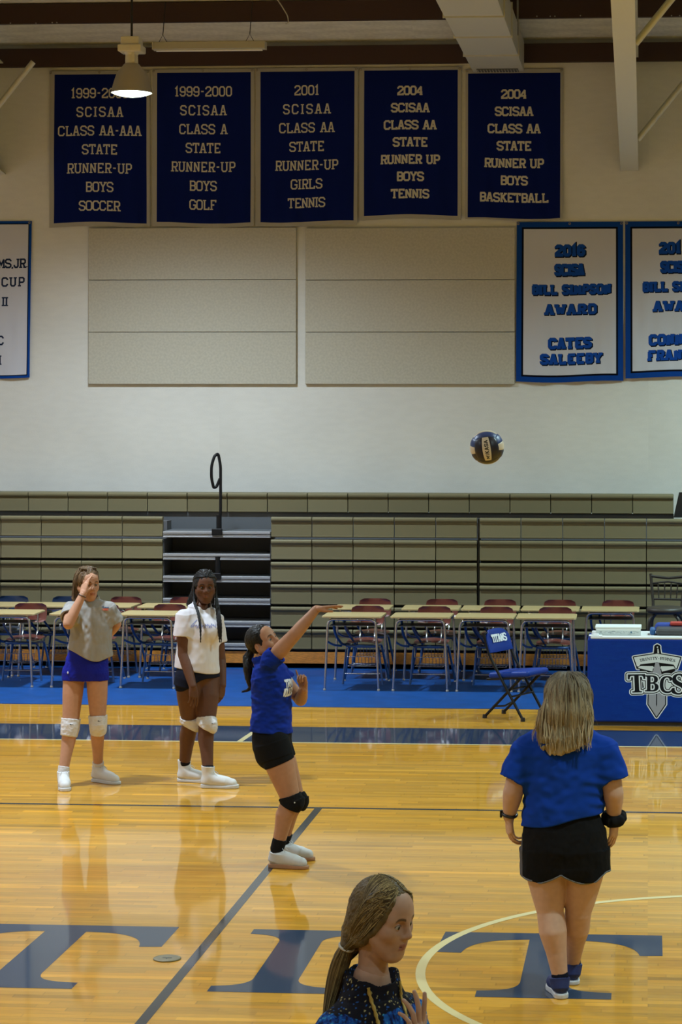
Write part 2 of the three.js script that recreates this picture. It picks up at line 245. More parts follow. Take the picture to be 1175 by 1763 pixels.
// unlit strip light on its chains, and a stray cable
{ const a = Z(265, 80, -24.3), b = Z(457, 80, -24.3), w = b[0] - a[0], o = thing('strip_light', 'unlit cream fluorescent strip light hanging on chains from the roof', 'strip light', [(a[0] + b[0]) / 2, a[1] - .035, -24.3]);
  const pr = extrude([[-.07, 0], [.07, 0], [.05, .07], [-.05, .07]], w, .004); pr.rotateY(Math.PI / 2); part('housing', pr, mat(lin(.50, .46, .34), .55), o);
  part('tube', sweep([[-w / 2 + .03, -.012, 0], [w / 2 - .03, -.012, 0]], .013, 10), mat(lin(.7, .7, .68), .35), o); part('end_cap', [box(.012, .08, .14, -w / 2, .034, 0), box(.012, .08, .14, w / 2, .034, 0)], mat(lin(.50, .46, .34), .55), o);
  for (const x of [-w / 2 + .1, w / 2 - .17]) { const y1 = roofY(-24.3) - a[1]; part('chain', [sweep([[x - .05, .07, 0], [x, .16, 0], [x + .05, .07, 0]], .004, 6), sweep([[x, .16, 0], [x + .03, y1, 0]], .005, 6)], M.black, o); } }
{ const q = [[470, -12], [484, 8], [496, 28], [497, 39], [492, 41]].map(([x, y]) => Z(x, y, -24.2)); single('ceiling_cable', sweep(fillet(q, .05), .006, 6), mat(lin(.5, .48, .4), .6), 'thin pale cable drooping below the roof purlin', 'cable'); }
// acoustic panels, three boards a side
const acou = mat(0xffffff, .9, { map: dataTex(512, 512, (x, y) => { const v = 1 + n2(x * .35, y * .35) * .05 + n2(x * .06, y * .06) * .03 + (n2(x * .9, y * .9) > .75 ? -.1 : 0); return [186 * v, 182 * v, 166 * v]; }, true, [.8, .8]) });
const order = ['topmost', 'middle', 'lowest'];
for (const [x0, x1, y0, y1, where] of [[154, 511, 393, 662, 'of the block under the soccer and golf banners'], [527, 887, 393, 662, 'of the block beside the 2016 award banner']]) {
  const a = Z(x0, y0, WALL), b = Z(x1, y1, WALL), h = (a[1] - b[1]) / 3;
  for (let i = 0; i < 3; i++) { const cx = (a[0] + b[0]) / 2, cy = a[1] - h * (i + .5), g = metreUV(rbox(b[0] - a[0], h - .006, .045, .006, cx, cy, 0)); const m = single('acoustic_panel', g, acou, `${order[i]} grey fibre acoustic panel ${where}`, 'wall panel', 'acoustic wall panels'); m.position.z = WALL + .024; }
}
// banners
function cloth(w, h, amp, k, flare = 0) {
  const g = new THREE.BoxGeometry(w, h, .004, 36, 44, 1), p = g.attributes.position;
  for (let i = 0; i < p.count; i++) { const x = p.getX(i), y = p.getY(i), t = .5 - y / h, s = n2(x * 2.2 + k * 9, y * .5 + k) * .7 + n2(x * 5 + k * 5, y * .8) * .4; p.setZ(i, p.getZ(i) + amp * (.25 + t) * (s + .9)); p.setX(i, x * (1 + flare * t)); p.setY(i, y + .012 * t * Math.sin(x * 4.5 + k * 2)); }
  g.computeVertexNormals(); return g;
}
function banner(px0, px1, py0, py1, k, label, draw, flare, top = .012) {
  const a = Z(px0, py0, WALL + .05), b = Z(px1, py1, WALL + .05), w = b[0] - a[0], h = a[1] - b[1], o = thing('banner', label, 'banner', [(a[0] + b[0]) / 2, (a[1] + b[1]) / 2, WALL + .012]);
  const tex = canvas(704, Math.round(704 * h / w), (x, W, H) => draw(x, W, H, W / (px1 - px0)));
  part('cloth', cloth(w, h, .022, k, flare), mat(0xffffff, .9, { map: tex, specularIntensity: .2 }), o);
  const gm = mat(lin(.3, .27, .18), .4, { metalness: .8 }); for (const t of [-.485, 0, .485]) { const r = new THREE.TorusGeometry(.011, .004, 6, 14); r.translate(t * w, h / 2 - .022, .035); part('grommet', r, gm, o); }
}
const blueBanner = (lines, o) => (x, W, H, u) => {
  x.fillStyle = '#a9a69c'; x.fillRect(0, 0, W, H); x.fillStyle = '#08195a'; x.fillRect(o.l * u, o.t * u, W - (o.l + o.r) * u, H - (o.t + o.b) * u);
  lines.forEach((s, i) => { const t = typeof s === 'string' ? [s, 1.2] : s; slab(x, t[0], W / 2 + (o.dx || 0) * u, (o.y + i * o.dy) * u, o.h * u, { gap: t[1], weight: o.wt, color: '#c9c4b4', sx: o.sx || 1, serif: o.serif ?? .85 }); });
};
const thin = { l: 8, r: 6, t: 6, b: 7, y: 38, dy: 32, h: 15, wt: 1.0, sx: .92 }, bold = { l: 8, r: 6, t: 5, b: 7, y: 40, dy: 29.6, h: 13.5, wt: 1.45, sx: 1.02, serif: .7 };
banner(85, 257, 122, 390, 1, 'navy banner for the 1999-2000 Class AA-AAA soccer runner-up', blueBanner([['1999-2000', 1.5], ['SCISAA', 2.4], ['CLASS AA-AAA', 1.5], ['STATE', 1.3], ['RUNNER-UP', 1.6], ['BOYS', 1.3], ['SOCCER', 1.1]], thin), .01);
banner(262, 437, 119, 390, 2, 'navy banner for the 1999-2000 Class A golf runner-up', blueBanner([['1999-2000', 1.5], ['SCISAA', 2.4], ['CLASS A', 1.5], ['STATE', 1.3], ['RUNNER-UP', 1.6], ['BOYS', 1.3], ['GOLF', 1.2]], thin), 0);
banner(440, 616, 117, 388, 3, 'navy banner for the 2001 Class AA girls tennis runner-up', blueBanner([['2001', 1.5], ['SCISAA', 2.6], ['CLASS AA', 1.5], ['STATE', 1.3], ['RUNNER-UP', 1.5], ['GIRLS', 1.3], ['TENNIS', 1.1]], thin), -.01);
banner(619, 794, 116, 377, 4, 'navy banner for the 2004 Class AA boys tennis runner-up', blueBanner(['2004', 'SCISAA', 'CLASS AA', 'STATE', 'RUNNER UP', 'BOYS', 'TENNIS'], bold), 0);
banner(802, 969, 119, 378, 5, 'navy banner for the 2004 Class AA boys basketball runner-up, below the duct', blueBanner(['2004', 'SCISAA', 'CLASS AA', 'STATE', 'RUNNER UP', 'BOYS', 'BASKETBALL'], { ...bold, l: 4, r: 4, t: 7, b: 3, y: 43 }), 0);
const whiteBanner = (bw, bk, lines, body) => (x, W, H, u) => {
  x.fillStyle = '#0f3f8c'; x.fillRect(0, 0, W, H); x.fillStyle = '#0a0d18'; x.fillRect(bw * u, bw * u, W - 2 * bw * u, H - 2 * bw * u); x.fillStyle = '#c6c7ce'; const e = bw + bk; x.fillRect(e * u, e * u, W - 2 * e * u, H - 2 * e * u);
  for (const [s, cx, cy, h, o] of lines) body(x, s, cx * u, cy * u, h * u, o || {});
};
const fat = (x, s, cx, cy, h, o) => { slab(x, s, cx + h * .06, cy + h * .07, h * .72, { gap: 1.9, weight: 2.9, serif: .8, ...o, color: '#0a1220' }); slab(x, s, cx, cy, h * .72, { gap: 1.9, weight: 2.35, serif: .8, ...o, color: '#16469b' }); };
banner(890, 1073, 382, 657, 6, 'white award banner reading 2016 with a blue border', whiteBanner(9, 3.2, [['2016', 92, 49, 21], ['SCISA', 91, 82, 21, { gap: 1.4, sx: .8 }], ['BILL SIMPSON', 94, 116, 18.5, { sx: .98, gap: 1.7 }], ['AWARD', 93, 150, 19, { sx: 1.3 }], ['CATES', 92, 208, 20, { sx: 1.05 }], ['SALEEBY', 94, 235, 19, { sx: 1.13 }]], fat), .01);
banner(1077, 1260, 381, 650, 7, 'white award banner with a blue border, cut off beside the 2016 one', whiteBanner(9, 3.2, [['201', 61, 46, 21, { align: -1 }], ['SCISA', 63, 79, 21, { gap: 1.4, sx: .8, align: -1 }], ['BILL SIMPSON', 31, 113, 18.5, { sx: .98, gap: 1.7, align: -1 }], ['AWARD', 50, 147, 19, { sx: 1.3, align: -1 }], ['CONN', 43, 205, 20, { sx: 1.05, align: -1 }], ['FRAN', 40, 232, 19, { sx: 1.13, align: -1 }]], fat), -.01);
banner(-130, 53, 381, 650, 8, 'white cup banner with black lettering and a narrow blue border', whiteBanner(4, 1.5, [['MS,JR.', 177, 71, 13.5, { align: 1 }], ['CUP', 171, 102, 13.5, { align: 1 }], ['II', 143, 135, 13, { align: 1, gap: .9 }], ['C', 136, 200, 13.5, { align: 1 }], ['I', 132, 233, 13.5, { align: 1 }]], (x, s, cx, cy, h, o) => slab(x, s, cx, cy, h, { gap: s === 'CUP' ? 2.4 : .9, weight: 1.25, ...o, color: '#1b2740' })), -.03);
// ---------------------------------------------------------------- folded bleachers
const FZ = -24.6, ROW = .247, TOP = 1.671, MODW = .457, TZ = -25.15;
const beige = [lin(.165, .142, .076), lin(.176, .152, .083), lin(.156, .134, .072)].map((c) => mat(c, .55, { specularIntensity: .4 }));
const modGeo = (h) => { const s = h / .231, g = extrude([[-.05, 0], [-.004, 0], [.003, .008], [.001, .022], [-.006, .168 * s], [-.002, .18 * s], [.013, .187 * s], [.018, .2 * s], [.017, .216 * s], [.006, .23 * s], [-.05, .231 * s]], MODW - .009, .0015); g.rotateY(-Math.PI / 2); return g; };
const mod6 = modGeo(.219), modTop = modGeo(.215), kickMat = mat(0xffffff, .45, { clearcoat: .4, map: dataTex(512, 64, (x, y) => { const v = 1 + n2(x * .02, y * .35) * .13 + n2(x * .08, y * 1.1) * .06; return [196 * v, 126 * v, 44 * v]; }, true, [1, 4]) });
function section(x0, n, dir, label) {
  const o = thing('bleacher_section', label, 'bleachers', [x0, 0, FZ]); const w = n * MODW, c = dir * w / 2;
  part('understructure', box(w, TOP - .12, .22, c, (TOP - .12) / 2 + .06, -.33), M.greySteel, o);
  for (let r = 0; r < 6; r++) for (let i = 0; i < n; i++) { const m = part('seat_module', mod6, beige[Math.floor(rnd() * 3)], o); m.position.set(dir * (i + .5) * MODW, TOP - ROW * r - .221, rr(-.002, .002) - .003 * (5 - r) * .3); }
  part('deck', box(w, .02, .5, c, TOP - .26, -.27), M.grayDeck, o);
  part('kickboard', metreUV(box(w, .126, .03, c, .123, -.02)), kickMat, o);
  return o;
}
const AX0 = -5.361, AX1 = -4.156;
section(AX0, 9, -1, 'beige folded bleacher section behind the standing players, before the aisle steps');
section(AX1, 5, 1, 'beige folded bleacher section between the aisle steps and the black gap');
section(-1.848, 8, 1, 'beige folded bleacher section behind the folding chair and scorer table');
single('section_post', [rbox(.018, 1.66, .05, .004, -1.859, .83, FZ - .05), box(.02, .12, .012, -1.859, 1.56, FZ - .02)], M.black, 'black upright in the gap between two bleacher sections', 'post');
{ const o = thing('bleacher_top_row', 'single beige seat row along the wall above the folded bleachers', 'bleachers', [0, 0, TZ]); const a = Z(49, 860, TZ)[0], n0 = -4;
  const end = Z(1169, 860, TZ)[0]; let last = a;
  for (let i = n0; a + (i + 1) * MODW < end + .4; i++) { const m = part('seat_module', modTop, beige[Math.floor(rnd() * 3)], o); m.position.set(a + (i + .5) * MODW, 1.697, 0); last = a + (i + 1) * MODW; }
  const x0 = a + n0 * MODW, w = last - x0; part('riser', box(w, .2, .03, x0 + w / 2, 1.595, -.05), M.grayDeck, o); part('backing', box(w, .2, .02, x0 + w / 2, 1.8, -.2), M.greySteel, o); part('support', box(w, 1.5, .3, x0 + w / 2, .75, -.35), M.greySteel, o);
  part('seat_board', rbox(w, .02, .28, .006, x0 + w / 2, 1.903, -.19), beige[0], o);
  part('end_panel', extrude([[0, 0], [.3, 0], [.3, .28], [.06, .28]], .1).translate(last + .0, 1.66, -.03), M.black, o); }
{ const o = thing('aisle_steps', 'aluminium edged aisle steps with black openings between the bleacher sections', 'steps', [(AX0 + AX1) / 2, 0, FZ]); const w = AX1 - AX0 - .006;
  for (let r = 0; r < 6; r++) { const y = 1.51 - ROW * r; const s = part('step', rbox(w, .03, .48, .004, 0, y - .016, -.25), mat(lin(.16, .165, .17), .45), o);
    part('nosing', [rbox(w, .03, .02, .005, 0, y - .016, .004), rbox(w, .018, .016, .005, 0, y - .043, -.001), rbox(w, .014, .02, .004, 0, y - .062, .003)], M.alu, s); }
  part('back_panel', box(w, 1.42, .02, 0, .71, -.49), M.greySteel, o); for (const s of [-1, 1]) part('side_panel', box(.004, 1.42, .47, s * (w / 2 - .001), .71, -.255), M.greySteel, o);
  part('top_deck', box(w, .02, .3, 0, 1.5, -.345), M.grayDeck, o); part('kickboard', metreUV(box(w, .126, .03, 0, .123, -.02)), kickMat, o); }
{ const z = FZ - .06, at = (px, py) => { const q = Z(px, py, z); return q; }; const b = at(376.5, 915), o = thing('aisle_handrail', 'black tubular handrail with a closed loop on the aisle steps', 'handrail', [b[0], 1.51, z]);
  const L = (px, py, dz = 0) => { const q = at(px, py); return [q[0] - b[0], q[1] - 1.51, dz]; };
  part('post', sweep(fillet([[0, 0, 0], L(380, 880), L(380, 830), L(380, 802), L(376, 781), L(371, 784, .03), L(366, 800, .05), L(365.5, 822, .05), L(369, 840, .03), L(373.5, 838, .01), L(379, 824)], .05, 5), .0165, 10), M.blackSteel, o);
  part('sleeve', cyl(.03, .03, .16, .005, .10, 0, 16), M.blackSteel, o); part('socket', rbox(.115, .075, .05, .01, 0, -.005, .085), M.blackSteel, o);
  part('lower_socket', [rbox(.09, .075, .06, .01, 0, -.495, .075), cyl(.03, .03, .2, .005, -.38, .06, 14)], M.blackSteel, o); }
// ---------------------------------------------------------------- school desks
const deskTop = mat(0xffffff, .35, { clearcoat: .3, map: dataTex(256, 256, (x, y) => { const v = 1 + n2(x * .02, y * .3) * .04 + n2(x * .3, y * .3) * .02; return [196 * v, 174 * v, 122 * v]; }, true, [2, 2]) });
const burgundy = mat(lin(.15, .036, .025), .28, { clearcoat: .5, clearcoatRoughness: .2 }), navyShell = mat(lin(.012, .030, .075), .3, { clearcoat: .5, clearcoatRoughness: .2 }), blueTube = mat(lin(.016, .065, .20), .3, { clearcoat: .6 });
function shell(w, h, curve, lean, t = .012) {                       // curved plastic back or seat, in xy, bulging to -z
  const N = 14, R = 10, pts = [], idx = []; const out = (u, v) => { const c = Math.pow(Math.max(0, 1 - Math.pow(Math.abs(v * 2 - 1), 3.2)), .34); return [(u - .5) * w * (.70 + .30 * c), (v - .5) * h]; };
  for (const s of [0, 1]) for (let j = 0; j <= R; j++) for (let i = 0; i <= N; i++) { const u = i / N, v = j / R, [x, y] = out(u, v); const z = -curve * (1 - (2 * u - 1) ** 2) - lean * v + lean * .6 * v * v - s * t * Math.min(1, 6 * Math.min(u, 1 - u, v, 1 - v) + .2); pts.push(x, y, z); }
  const id = (s, i, j) => s * (N + 1) * (R + 1) + j * (N + 1) + i;
  for (let j = 0; j < R; j++) for (let i = 0; i < N; i++) { const a = id(0, i, j), b = id(0, i + 1, j), c = id(0, i, j + 1), d = id(0, i + 1, j + 1); idx.push(a, b, c, b, d, c); const e = id(1, i, j), f = id(1, i + 1, j), g = id(1, i, j + 1), k = id(1, i + 1, j + 1); idx.push(e, g, f, f, g, k); }
  const rim = []; for (let i = 0; i <= N; i++) rim.push([i, 0]); for (let j = 1; j <= R; j++) rim.push([N, j]); for (let i = N - 1; i >= 0; i--) rim.push([i, R]); for (let j = R - 1; j > 0; j--) rim.push([0, j]);
  rim.forEach((p, k) => { const q = rim[(k + 1) % rim.length], a = id(0, ...p), b = id(0, ...q), c = id(1, ...p), d = id(1, ...q); idx.push(a, c, b, b, c, d); });
  const g = new THREE.BufferGeometry(); g.setAttribute('position', new THREE.Float32BufferAttribute(pts, 3)); g.setIndex(idx); g.computeVertexNormals(); return g;
}
function makeDesk(shellMat, label, group) {
  const o = thing('school_desk', label, 'school desk', [0, 0, 0], 0, group), sx = .05;
  const top = extrude([[-.3, .23], [-.28, .25], [.27, .25], [.3, .22], [.3, -.2], [.28, -.225], [-.28, -.225], [-.3, -.2]], .02, .004); top.rotateX(-Math.PI / 2); top.translate(0, .748, -.19); part('desktop', metreUV(top), deskTop, o);
  part('book_box', box(.46, .006, .36, 0, .655, -.2), mat(lin(.06, .06, .07), .5), o);
  part('front_frame', sweep(fillet([[-.275, .012, .01], [-.245, .722, 0], [.245, .722, 0], [.275, .012, .01]], .07, 6), .0125, 10), M.chrome, o);
  part('top_rail', [sweep([[-.22, .728, 0], [-.22, .728, -.36]], .011, 8), sweep([[.22, .728, 0], [.22, .728, -.36]], .011, 8), sweep([[-.22, .728, -.36], [.22, .728, -.36]], .011, 8)], M.chrome, o);
  part('side_arm', [sweep(fillet([[-.205, .725, -.12], [-.205, .56, -.2], [-.15, .425, -.36], [-.1, .42, -.5]], .1, 6), .014, 10), sweep(fillet([[-.255, .5, .004], [-.215, .44, -.2], [-.16, .415, -.36]], .08, 5), .012, 8), sweep(fillet([[-.12, .725, -.34], [-.12, .6, -.34], [-.02, .43, -.42]], .08, 5), .012, 8)], blueTube, o);
  part('seat_frame', [sweep(fillet([[sx - .235, .012, -.80], [sx - .165, .40, -.71], [sx - .155, .415, -.34], [sx + .155, .415, -.34], [sx + .165, .40, -.71], [sx + .235, .012, -.80]], .06, 5), .0125, 10), sweep(fillet([[sx - .2, .012, -.42], [sx - .165, .41, -.46], [sx + .165, .41, -.46], [sx + .215, .012, -.42]], .06, 5), .0115, 8)], blueTube, o);
  const seat = shell(.36, .36, -.02, -.03); seat.rotateX(-Math.PI / 2); part('seat', seat.translate(sx + .01, .44, -.55), shellMat, o);
  const back = shell(.35, .2, .035, .05); back.rotateX(-.05); part('backrest', back.translate(sx + .02, .70, -.70), shellMat, o);
  for (const s of [-1, 1]) part('back_post', sweep(fillet([[sx + .02 + s * .075, .43, -.62], [sx + .02 + s * .078, .5, -.715], [sx + .02 + s * .078, .71, -.735]], .05, 4), .009, 8), M.chrome, o);
  const wires = []; for (let i = 0; i < 9; i++) wires.push(sweep([[sx - .14 + i * .035, .3, -.4], [sx - .14 + i * .035, .2, -.42], [sx - .14 + i * .035, .2, -.7]], .0028, 4)); wires.push(sweep([[sx - .15, .3, -.4], [sx + .15, .3, -.4]], .004, 5), sweep([[sx - .15, .2, -.42], [sx + .15, .2, -.42]], .003, 5), sweep([[sx - .15, .2, -.7], [sx + .15, .2, -.7]], .003, 5), sweep([[sx - .15, .2, -.56], [sx + .15, .2, -.56]], .003, 5), sweep([[sx - .15, .3, -.4], [sx - .15, .4, -.42]], .004, 5), sweep([[sx + .15, .3, -.4], [sx + .15, .4, -.42]], .004, 5));
  part('book_basket', wires, M.chrome, o); part('footrest', sweep([[sx - .19, .12, -.43], [sx + .205, .12, -.43]], .007, 8), M.chrome, o);
  const gl = mat(lin(.6, .6, .6), .3, { metalness: .8 }); for (const [x, z] of [[-.276, .01], [.276, .01], [sx - .236, -.80], [sx + .236, -.80]]) part('glide', cyl(.013, .016, .018, x, .013, z, 12), gl, o);
  return o;
}
const onRow = (px, z) => [Z(px, 1100, z)[0], .004, z];
const R1 = -22.72, R2 = -23.62, ORD = ['first', 'second', 'third', 'fourth', 'fifth'];
let red0, navy0;
function desks(list, z, navy, say, group) { list.forEach((px, i) => { const nv = navy.includes(i); let o = nv ? navy0 : red0; const pos = onRow(px, z), turn = rr(-.02, .02); if (!o) { o = makeDesk(nv ? navyShell : burgundy, ''); if (nv) navy0 = o; else red0 = o; o.position.set(...pos); o.rotation.y = turn; } else o = dup(o, pos, turn); o.userData.label = say(nv ? 'navy blue' : 'burgundy', ORD[i]); o.userData.group = group; }); }
desks([606, 724, 834, 941], R1, [], (c, n) => `school desk with ${c} seat by the folding chair, ${n} from aisle in front row`, 'front row desks by the folding chair');
desks([622, 741, 844, 947, 1051], R2, [], (c, n) => n === 'fifth' ? `school desk with ${c} seat standing right behind the blue scorer table` : `school desk with ${c} seat behind the front row, ${n} from aisle towards scorer table`, 'back row desks towards the scorer table');
desks([254, 135, 10], R1, [], (c, n) => `front row school desk with ${c} seat behind the waiting players, ${n} from aisle`, 'front row desks behind the waiting players');
desks([285, 178, 76, -22], R2, [2, 3], (c, n) => `back row school desk with ${c} seat behind the waiting players, ${n} from aisle`, 'back row desks behind the waiting players');
// ---------------------------------------------------------------- bar stool, folding chair, scorer table
{ const z = -23.15, q = Z(1147, 1050, z), o = thing('bar_stool', 'black metal bar stool with a slatted back and dark cushion', 'bar stool', [q[0], .004, z], -.12);
  const bs = mat(lin(.022, .018, .014), .45), cu = mat(lin(.035, .027, .018), .5), y = .77;
  part('cushion', lathe([[.001, y], [.15, y], [.19, y + .012], [.2, y + .035], [.19, y + .058], [.15, y + .07], [.001, y + .075]], 30), cu, o);
  for (const s of [-1, 1]) { part('back_post', sweep([[s * .145, y - .02, -.13], [s * .15, y + .1, -.165], [s * .18, y + .39, -.2]], .015, 8), bs, o); part('leg', sweep(fillet([[s * .1, y, .09], [s * .155, y - .06, .13], [s * .2, .02, .2]], .05), .016, 8), bs, o); part('leg', sweep(fillet([[s * .1, y, -.09], [s * .155, y - .06, -.13], [s * .2, .02, -.2]], .05), .016, 8), bs, o); }
  part('top_rail', [sweep([[-.178, y + .365, -.195], [0, y + .345, -.215], [.178, y + .365, -.195]], .014, 8), sweep([[-.172, y + .29, -.188], [0, y + .31, -.2], [.172, y + .29, -.188]], .01, 8)], bs, o);
  part('bottom_rail', sweep([[-.152, y + .13, -.168], [.152, y + .13, -.168]], .011, 8), bs, o); for (const x of [-.09, -.03, .03, .09]) part('slat', sweep([[x, y + .13, -.168], [x * 1.15, y + .3, -.195]], .007, 6), bs, o);
  part('footring', [sweep([[-.185, .28, .175], [.185, .28, .175]], .01, 8), sweep([[-.185, .28, -.175], [.185, .28, -.175]], .01, 8), sweep([[-.185, .28, -.175], [-.185, .28, .175]], .01, 8), sweep([[.185, .28, -.175], [.185, .28, .175]], .01, 8)], bs, o); }
{ // chair local axes: +x forward, z across; near side is +z
  const a = G(834, 1237), b = G(909, 1243), turn = Math.atan2(-(b[2] - a[2]), b[0] - a[0]), o = thing('folding_chair', 'blue padded folding chair lettered TITANS on a black steel frame', 'folding chair', [a[0], 0, a[2]], turn);
  const W = .42, z0 = -W, tb = .0135; const vinyl = mat(lin(.006, .035, .25), .42, { specularIntensity: .45 });
  for (const [z, n] of [[0, 'near'], [z0, 'far']]) { part('long_leg', sweep(fillet([[.41, .015, z], [.05, .59, z], [-.005, .79, z]], .1, 4), tb, 8), M.blackSteel, o); part('short_leg', sweep([[-.01, .015, z + (z ? .03 : -.03)], [.37, .39, z + (z ? .03 : -.03)]], tb, 8), M.blackSteel, o);
    part('rubber_foot', cyl(.02, .022, .035, .41, .018, z, 12), M.black, o); part('rubber_foot', cyl(.02, .022, .035, -.01, .018, z + (z ? .03 : -.03), 12), M.black, o); }
  for (const [p, r] of [[[[.29, .22, 0], [.29, .22, z0]], .009], [[[.08, .115, -.03], [.1, .1, z0 / 2], [.08, .115, z0 + .03]], .009], [[[.22, .27, -.03], [.22, .27, z0 + .03]], .009], [[[-.005, .78, 0], [-.015, .795, z0 / 2], [-.005, .78, z0]], tb]]) part('crossbar', sweep(p, r, 8), M.blackSteel, o);
  for (const z of [-.02, z0 + .02]) part('seat_rail', sweep([[.02, .365, z], [.42, .40, z]], .011, 8), M.blackSteel, o);
  const seat = rbox(.43, .06, .41, .028, 0, 0, 0, 4); seat.rotateZ(.09); seat.translate(.25, .415, z0 / 2); part('seat_pad', seat, vinyl, o);
  const bk = new THREE.BoxGeometry(.035, .22, .43, 3, 14, 14), p = bk.attributes.position; for (let i = 0; i < p.count; i++) { const y = p.getY(i) / .11, z = p.getZ(i) / .215; const k = y > 0 ? 1 - .28 * Math.pow(y, 2.5) * Math.pow(Math.abs(z), 1) : 1; p.setXYZ(i, p.getX(i) * (1 - .5 * Math.max(y ** 6, z ** 6)) - .018 * (1 - z * z), p.getY(i) * (y > 0 ? 1 - .30 * Math.pow(Math.abs(z), 3) : 1), p.getZ(i) * k); }
  bk.computeVertexNormals(); bk.rotateZ(.30); bk.translate(.03, .715, z0 / 2); part('back_pad', bk, vinyl, o);
  const tx = canvas(512, 200, (x) => { x.clearRect(0, 0, 512, 200); slab(x, 'TITANS', 256, 100, 150, { sx: .68, gap: .9, weight: 1.35, color: '#e6ebee', serif: .6 }); });
  const lt = new THREE.PlaneGeometry(.30, .085, 10, 1), lp = lt.attributes.position; for (let i = 0; i < lp.count; i++) { const z = lp.getX(i) / .215; lp.setZ(i, -.018 * (1 - z * z)); } lt.rotateY(Math.PI / 2); lt.translate(.027, .015, 0); lt.rotateZ(.30); lt.translate(.03, .715, z0 / 2); part('lettering', lt, mat(0xffffff, .6, { map: tx, transparent: true, side: THREE.DoubleSide }), o); }
{ const z = -20.38, a = Z(1012, 1250, z), b = Z(1244, 1250, z), w = b[0] - a[0], h = .80, o = thing('scorer_table', 'blue padded scorer table with a white top and a sword and shield emblem', 'table', [(a[0] + b[0]) / 2, 0, z]);
  const tx = canvas(1856, 1224, (x, W, H) => {
    x.fillStyle = '#04338e'; x.fillRect(0, 0, W, H); for (let i = 0; i < 900; i++) { x.fillStyle = `rgba(${rnd() < .5 ? '20,80,170' : '4,30,90'},.05)`; x.fillRect(rnd() * W, rnd() * H, rr(10, 160), rr(6, 60)); }
    x.save(); const k = 8 / 6.714; x.scale(k, k); x.translate(-12 * 6.714, -27 * 6.714 + 8);                          // drawn in the units of a close view
    const P = (pts) => { x.beginPath(); pts.forEach((p, i) => i ? x.lineTo(...p) : x.moveTo(...p)); x.closePath(); };
    const crest = [[612, 384], [860, 340], [887, 334], [914, 340], [1164, 384], [1118, 524], [656, 524]], blade = [[868, 450], [908, 450], [934, 560], [985, 850], [985, 985], [882, 1148], [785, 985], [790, 850], [840, 560]], pom = [[858, 345], [866, 268], [868, 240], [890, 226], [914, 240], [914, 268], [926, 345]];
    const shield = [[675, 500], [1106, 500], [1095, 600], [1050, 800], [720, 800], [690, 600]]; x.lineJoin = 'round';
    x.strokeStyle = '#dfe6e8'; x.lineWidth = 50; for (const q of [crest, blade, pom]) { P(q); x.stroke(); } x.strokeStyle = '#0a0c10'; x.lineWidth = 26; for (const q of [crest, blade, pom]) { P(q); x.stroke(); }
    x.fillStyle = '#0a0c10'; P(shield); x.fill(); P(pom); x.fill(); x.fillStyle = '#d5dedd'; P(crest); x.fill(); P([[690, 494], [845, 494], [832, 566], [676, 524]]); x.fill(); P([[930, 494], [1085, 494], [1100, 524], [945, 566]]); x.fill(); P([[640, 500], [660, 524], [690, 474], [887, 446], [1085, 474], [1112, 524], [1118, 520]]); x.fillStyle = '#0a0c10'; x.fill(); x.fillStyle = '#d5dedd'; P([[690, 496], [845, 496], [832, 566], [680, 520]]); x.fill(); P([[930, 496], [1085, 496], [1098, 520], [945, 566]]); x.fill(); P([[700, 600], [1075, 600], [1045, 790], [735, 790]]); x.fill();
    x.fillStyle = '#9d9fa6'; P(blade); x.fill(); x.fillStyle = '#12161c'; P([[880, 700], [890, 700], [888, 990], [882, 1020], [876, 990]]); x.fill(); x.fillStyle = '#d5dedd'; P([[892, 270], [904, 272], [912, 330], [892, 328]]); x.fill(); x.beginPath(); x.arc(892, 250, 9, 0, 7); x.fill();
    x.fillStyle = '#12161c'; x.font = 'bold 52px serif'; x.textAlign = 'center'; const s = 'TRINITY-BYRNES'; [...s].forEach((c, i) => { const t = (i + .5) / s.length - .5, px = 893 + t * 420; x.save(); x.translate(px, 432 - 34 * (1 - 4 * t * t) + 14); x.rotate(t * .3); x.fillText(c, 0, 0); x.restore(); });
    const L = [['T', 652, 838, 330, 1.0, -.04], ['B', 826, 822, 290, .92, 0], ['C', 990, 838, 300, .86, .02], ['S', 1146, 856, 370, .95, .04]];
    for (const [st, wd] of [['#dfe6e8', 76], ['#0a0c10', 56], ['#dfe6e8', 34]]) for (const [c, px, py, sz, sc, ro] of L) { x.save(); x.translate(px, py); x.rotate(ro); x.scale(sc, 1); x.font = `bold ${sz}px serif`; x.strokeStyle = st; x.lineWidth = wd; x.lineJoin = 'round'; x.strokeText(c, 0, 0); x.restore(); }
    for (const [c, px, py, sz, sc, ro] of L) { x.save(); x.translate(px, py); x.rotate(ro); x.scale(sc, 1); x.font = `bold ${sz}px serif`; x.fillStyle = '#12161c'; x.fillText(c, 0, 0); x.restore(); }
    x.restore(); });
  const vin = mat(lin(.003, .030, .26), .5, { specularIntensity: .35 });
  part('padded_cover', rbox(w, h - .045, .56, .018, 0, (h - .045) / 2 + .035, -.285, 3), vin, o);
  const fp = new THREE.PlaneGeometry(w - .03, h - .08); fp.translate(0, (h - .045) / 2 + .035, -.0035); part('printed_front', fp, mat(0xffffff, .5, { map: tx, specularIntensity: .35 }), o);
  part('table_top', rbox(w - .03, .022, .56, .008, .012, h - .002, -.285), mat(lin(.72, .73, .72), .4), o); part('base', box(w - .08, .04, .5, 0, .02, -.285), M.slotSteel, o);
  const T = h + .009, pos = (px) => Z(px, 1096, z - .25)[0];
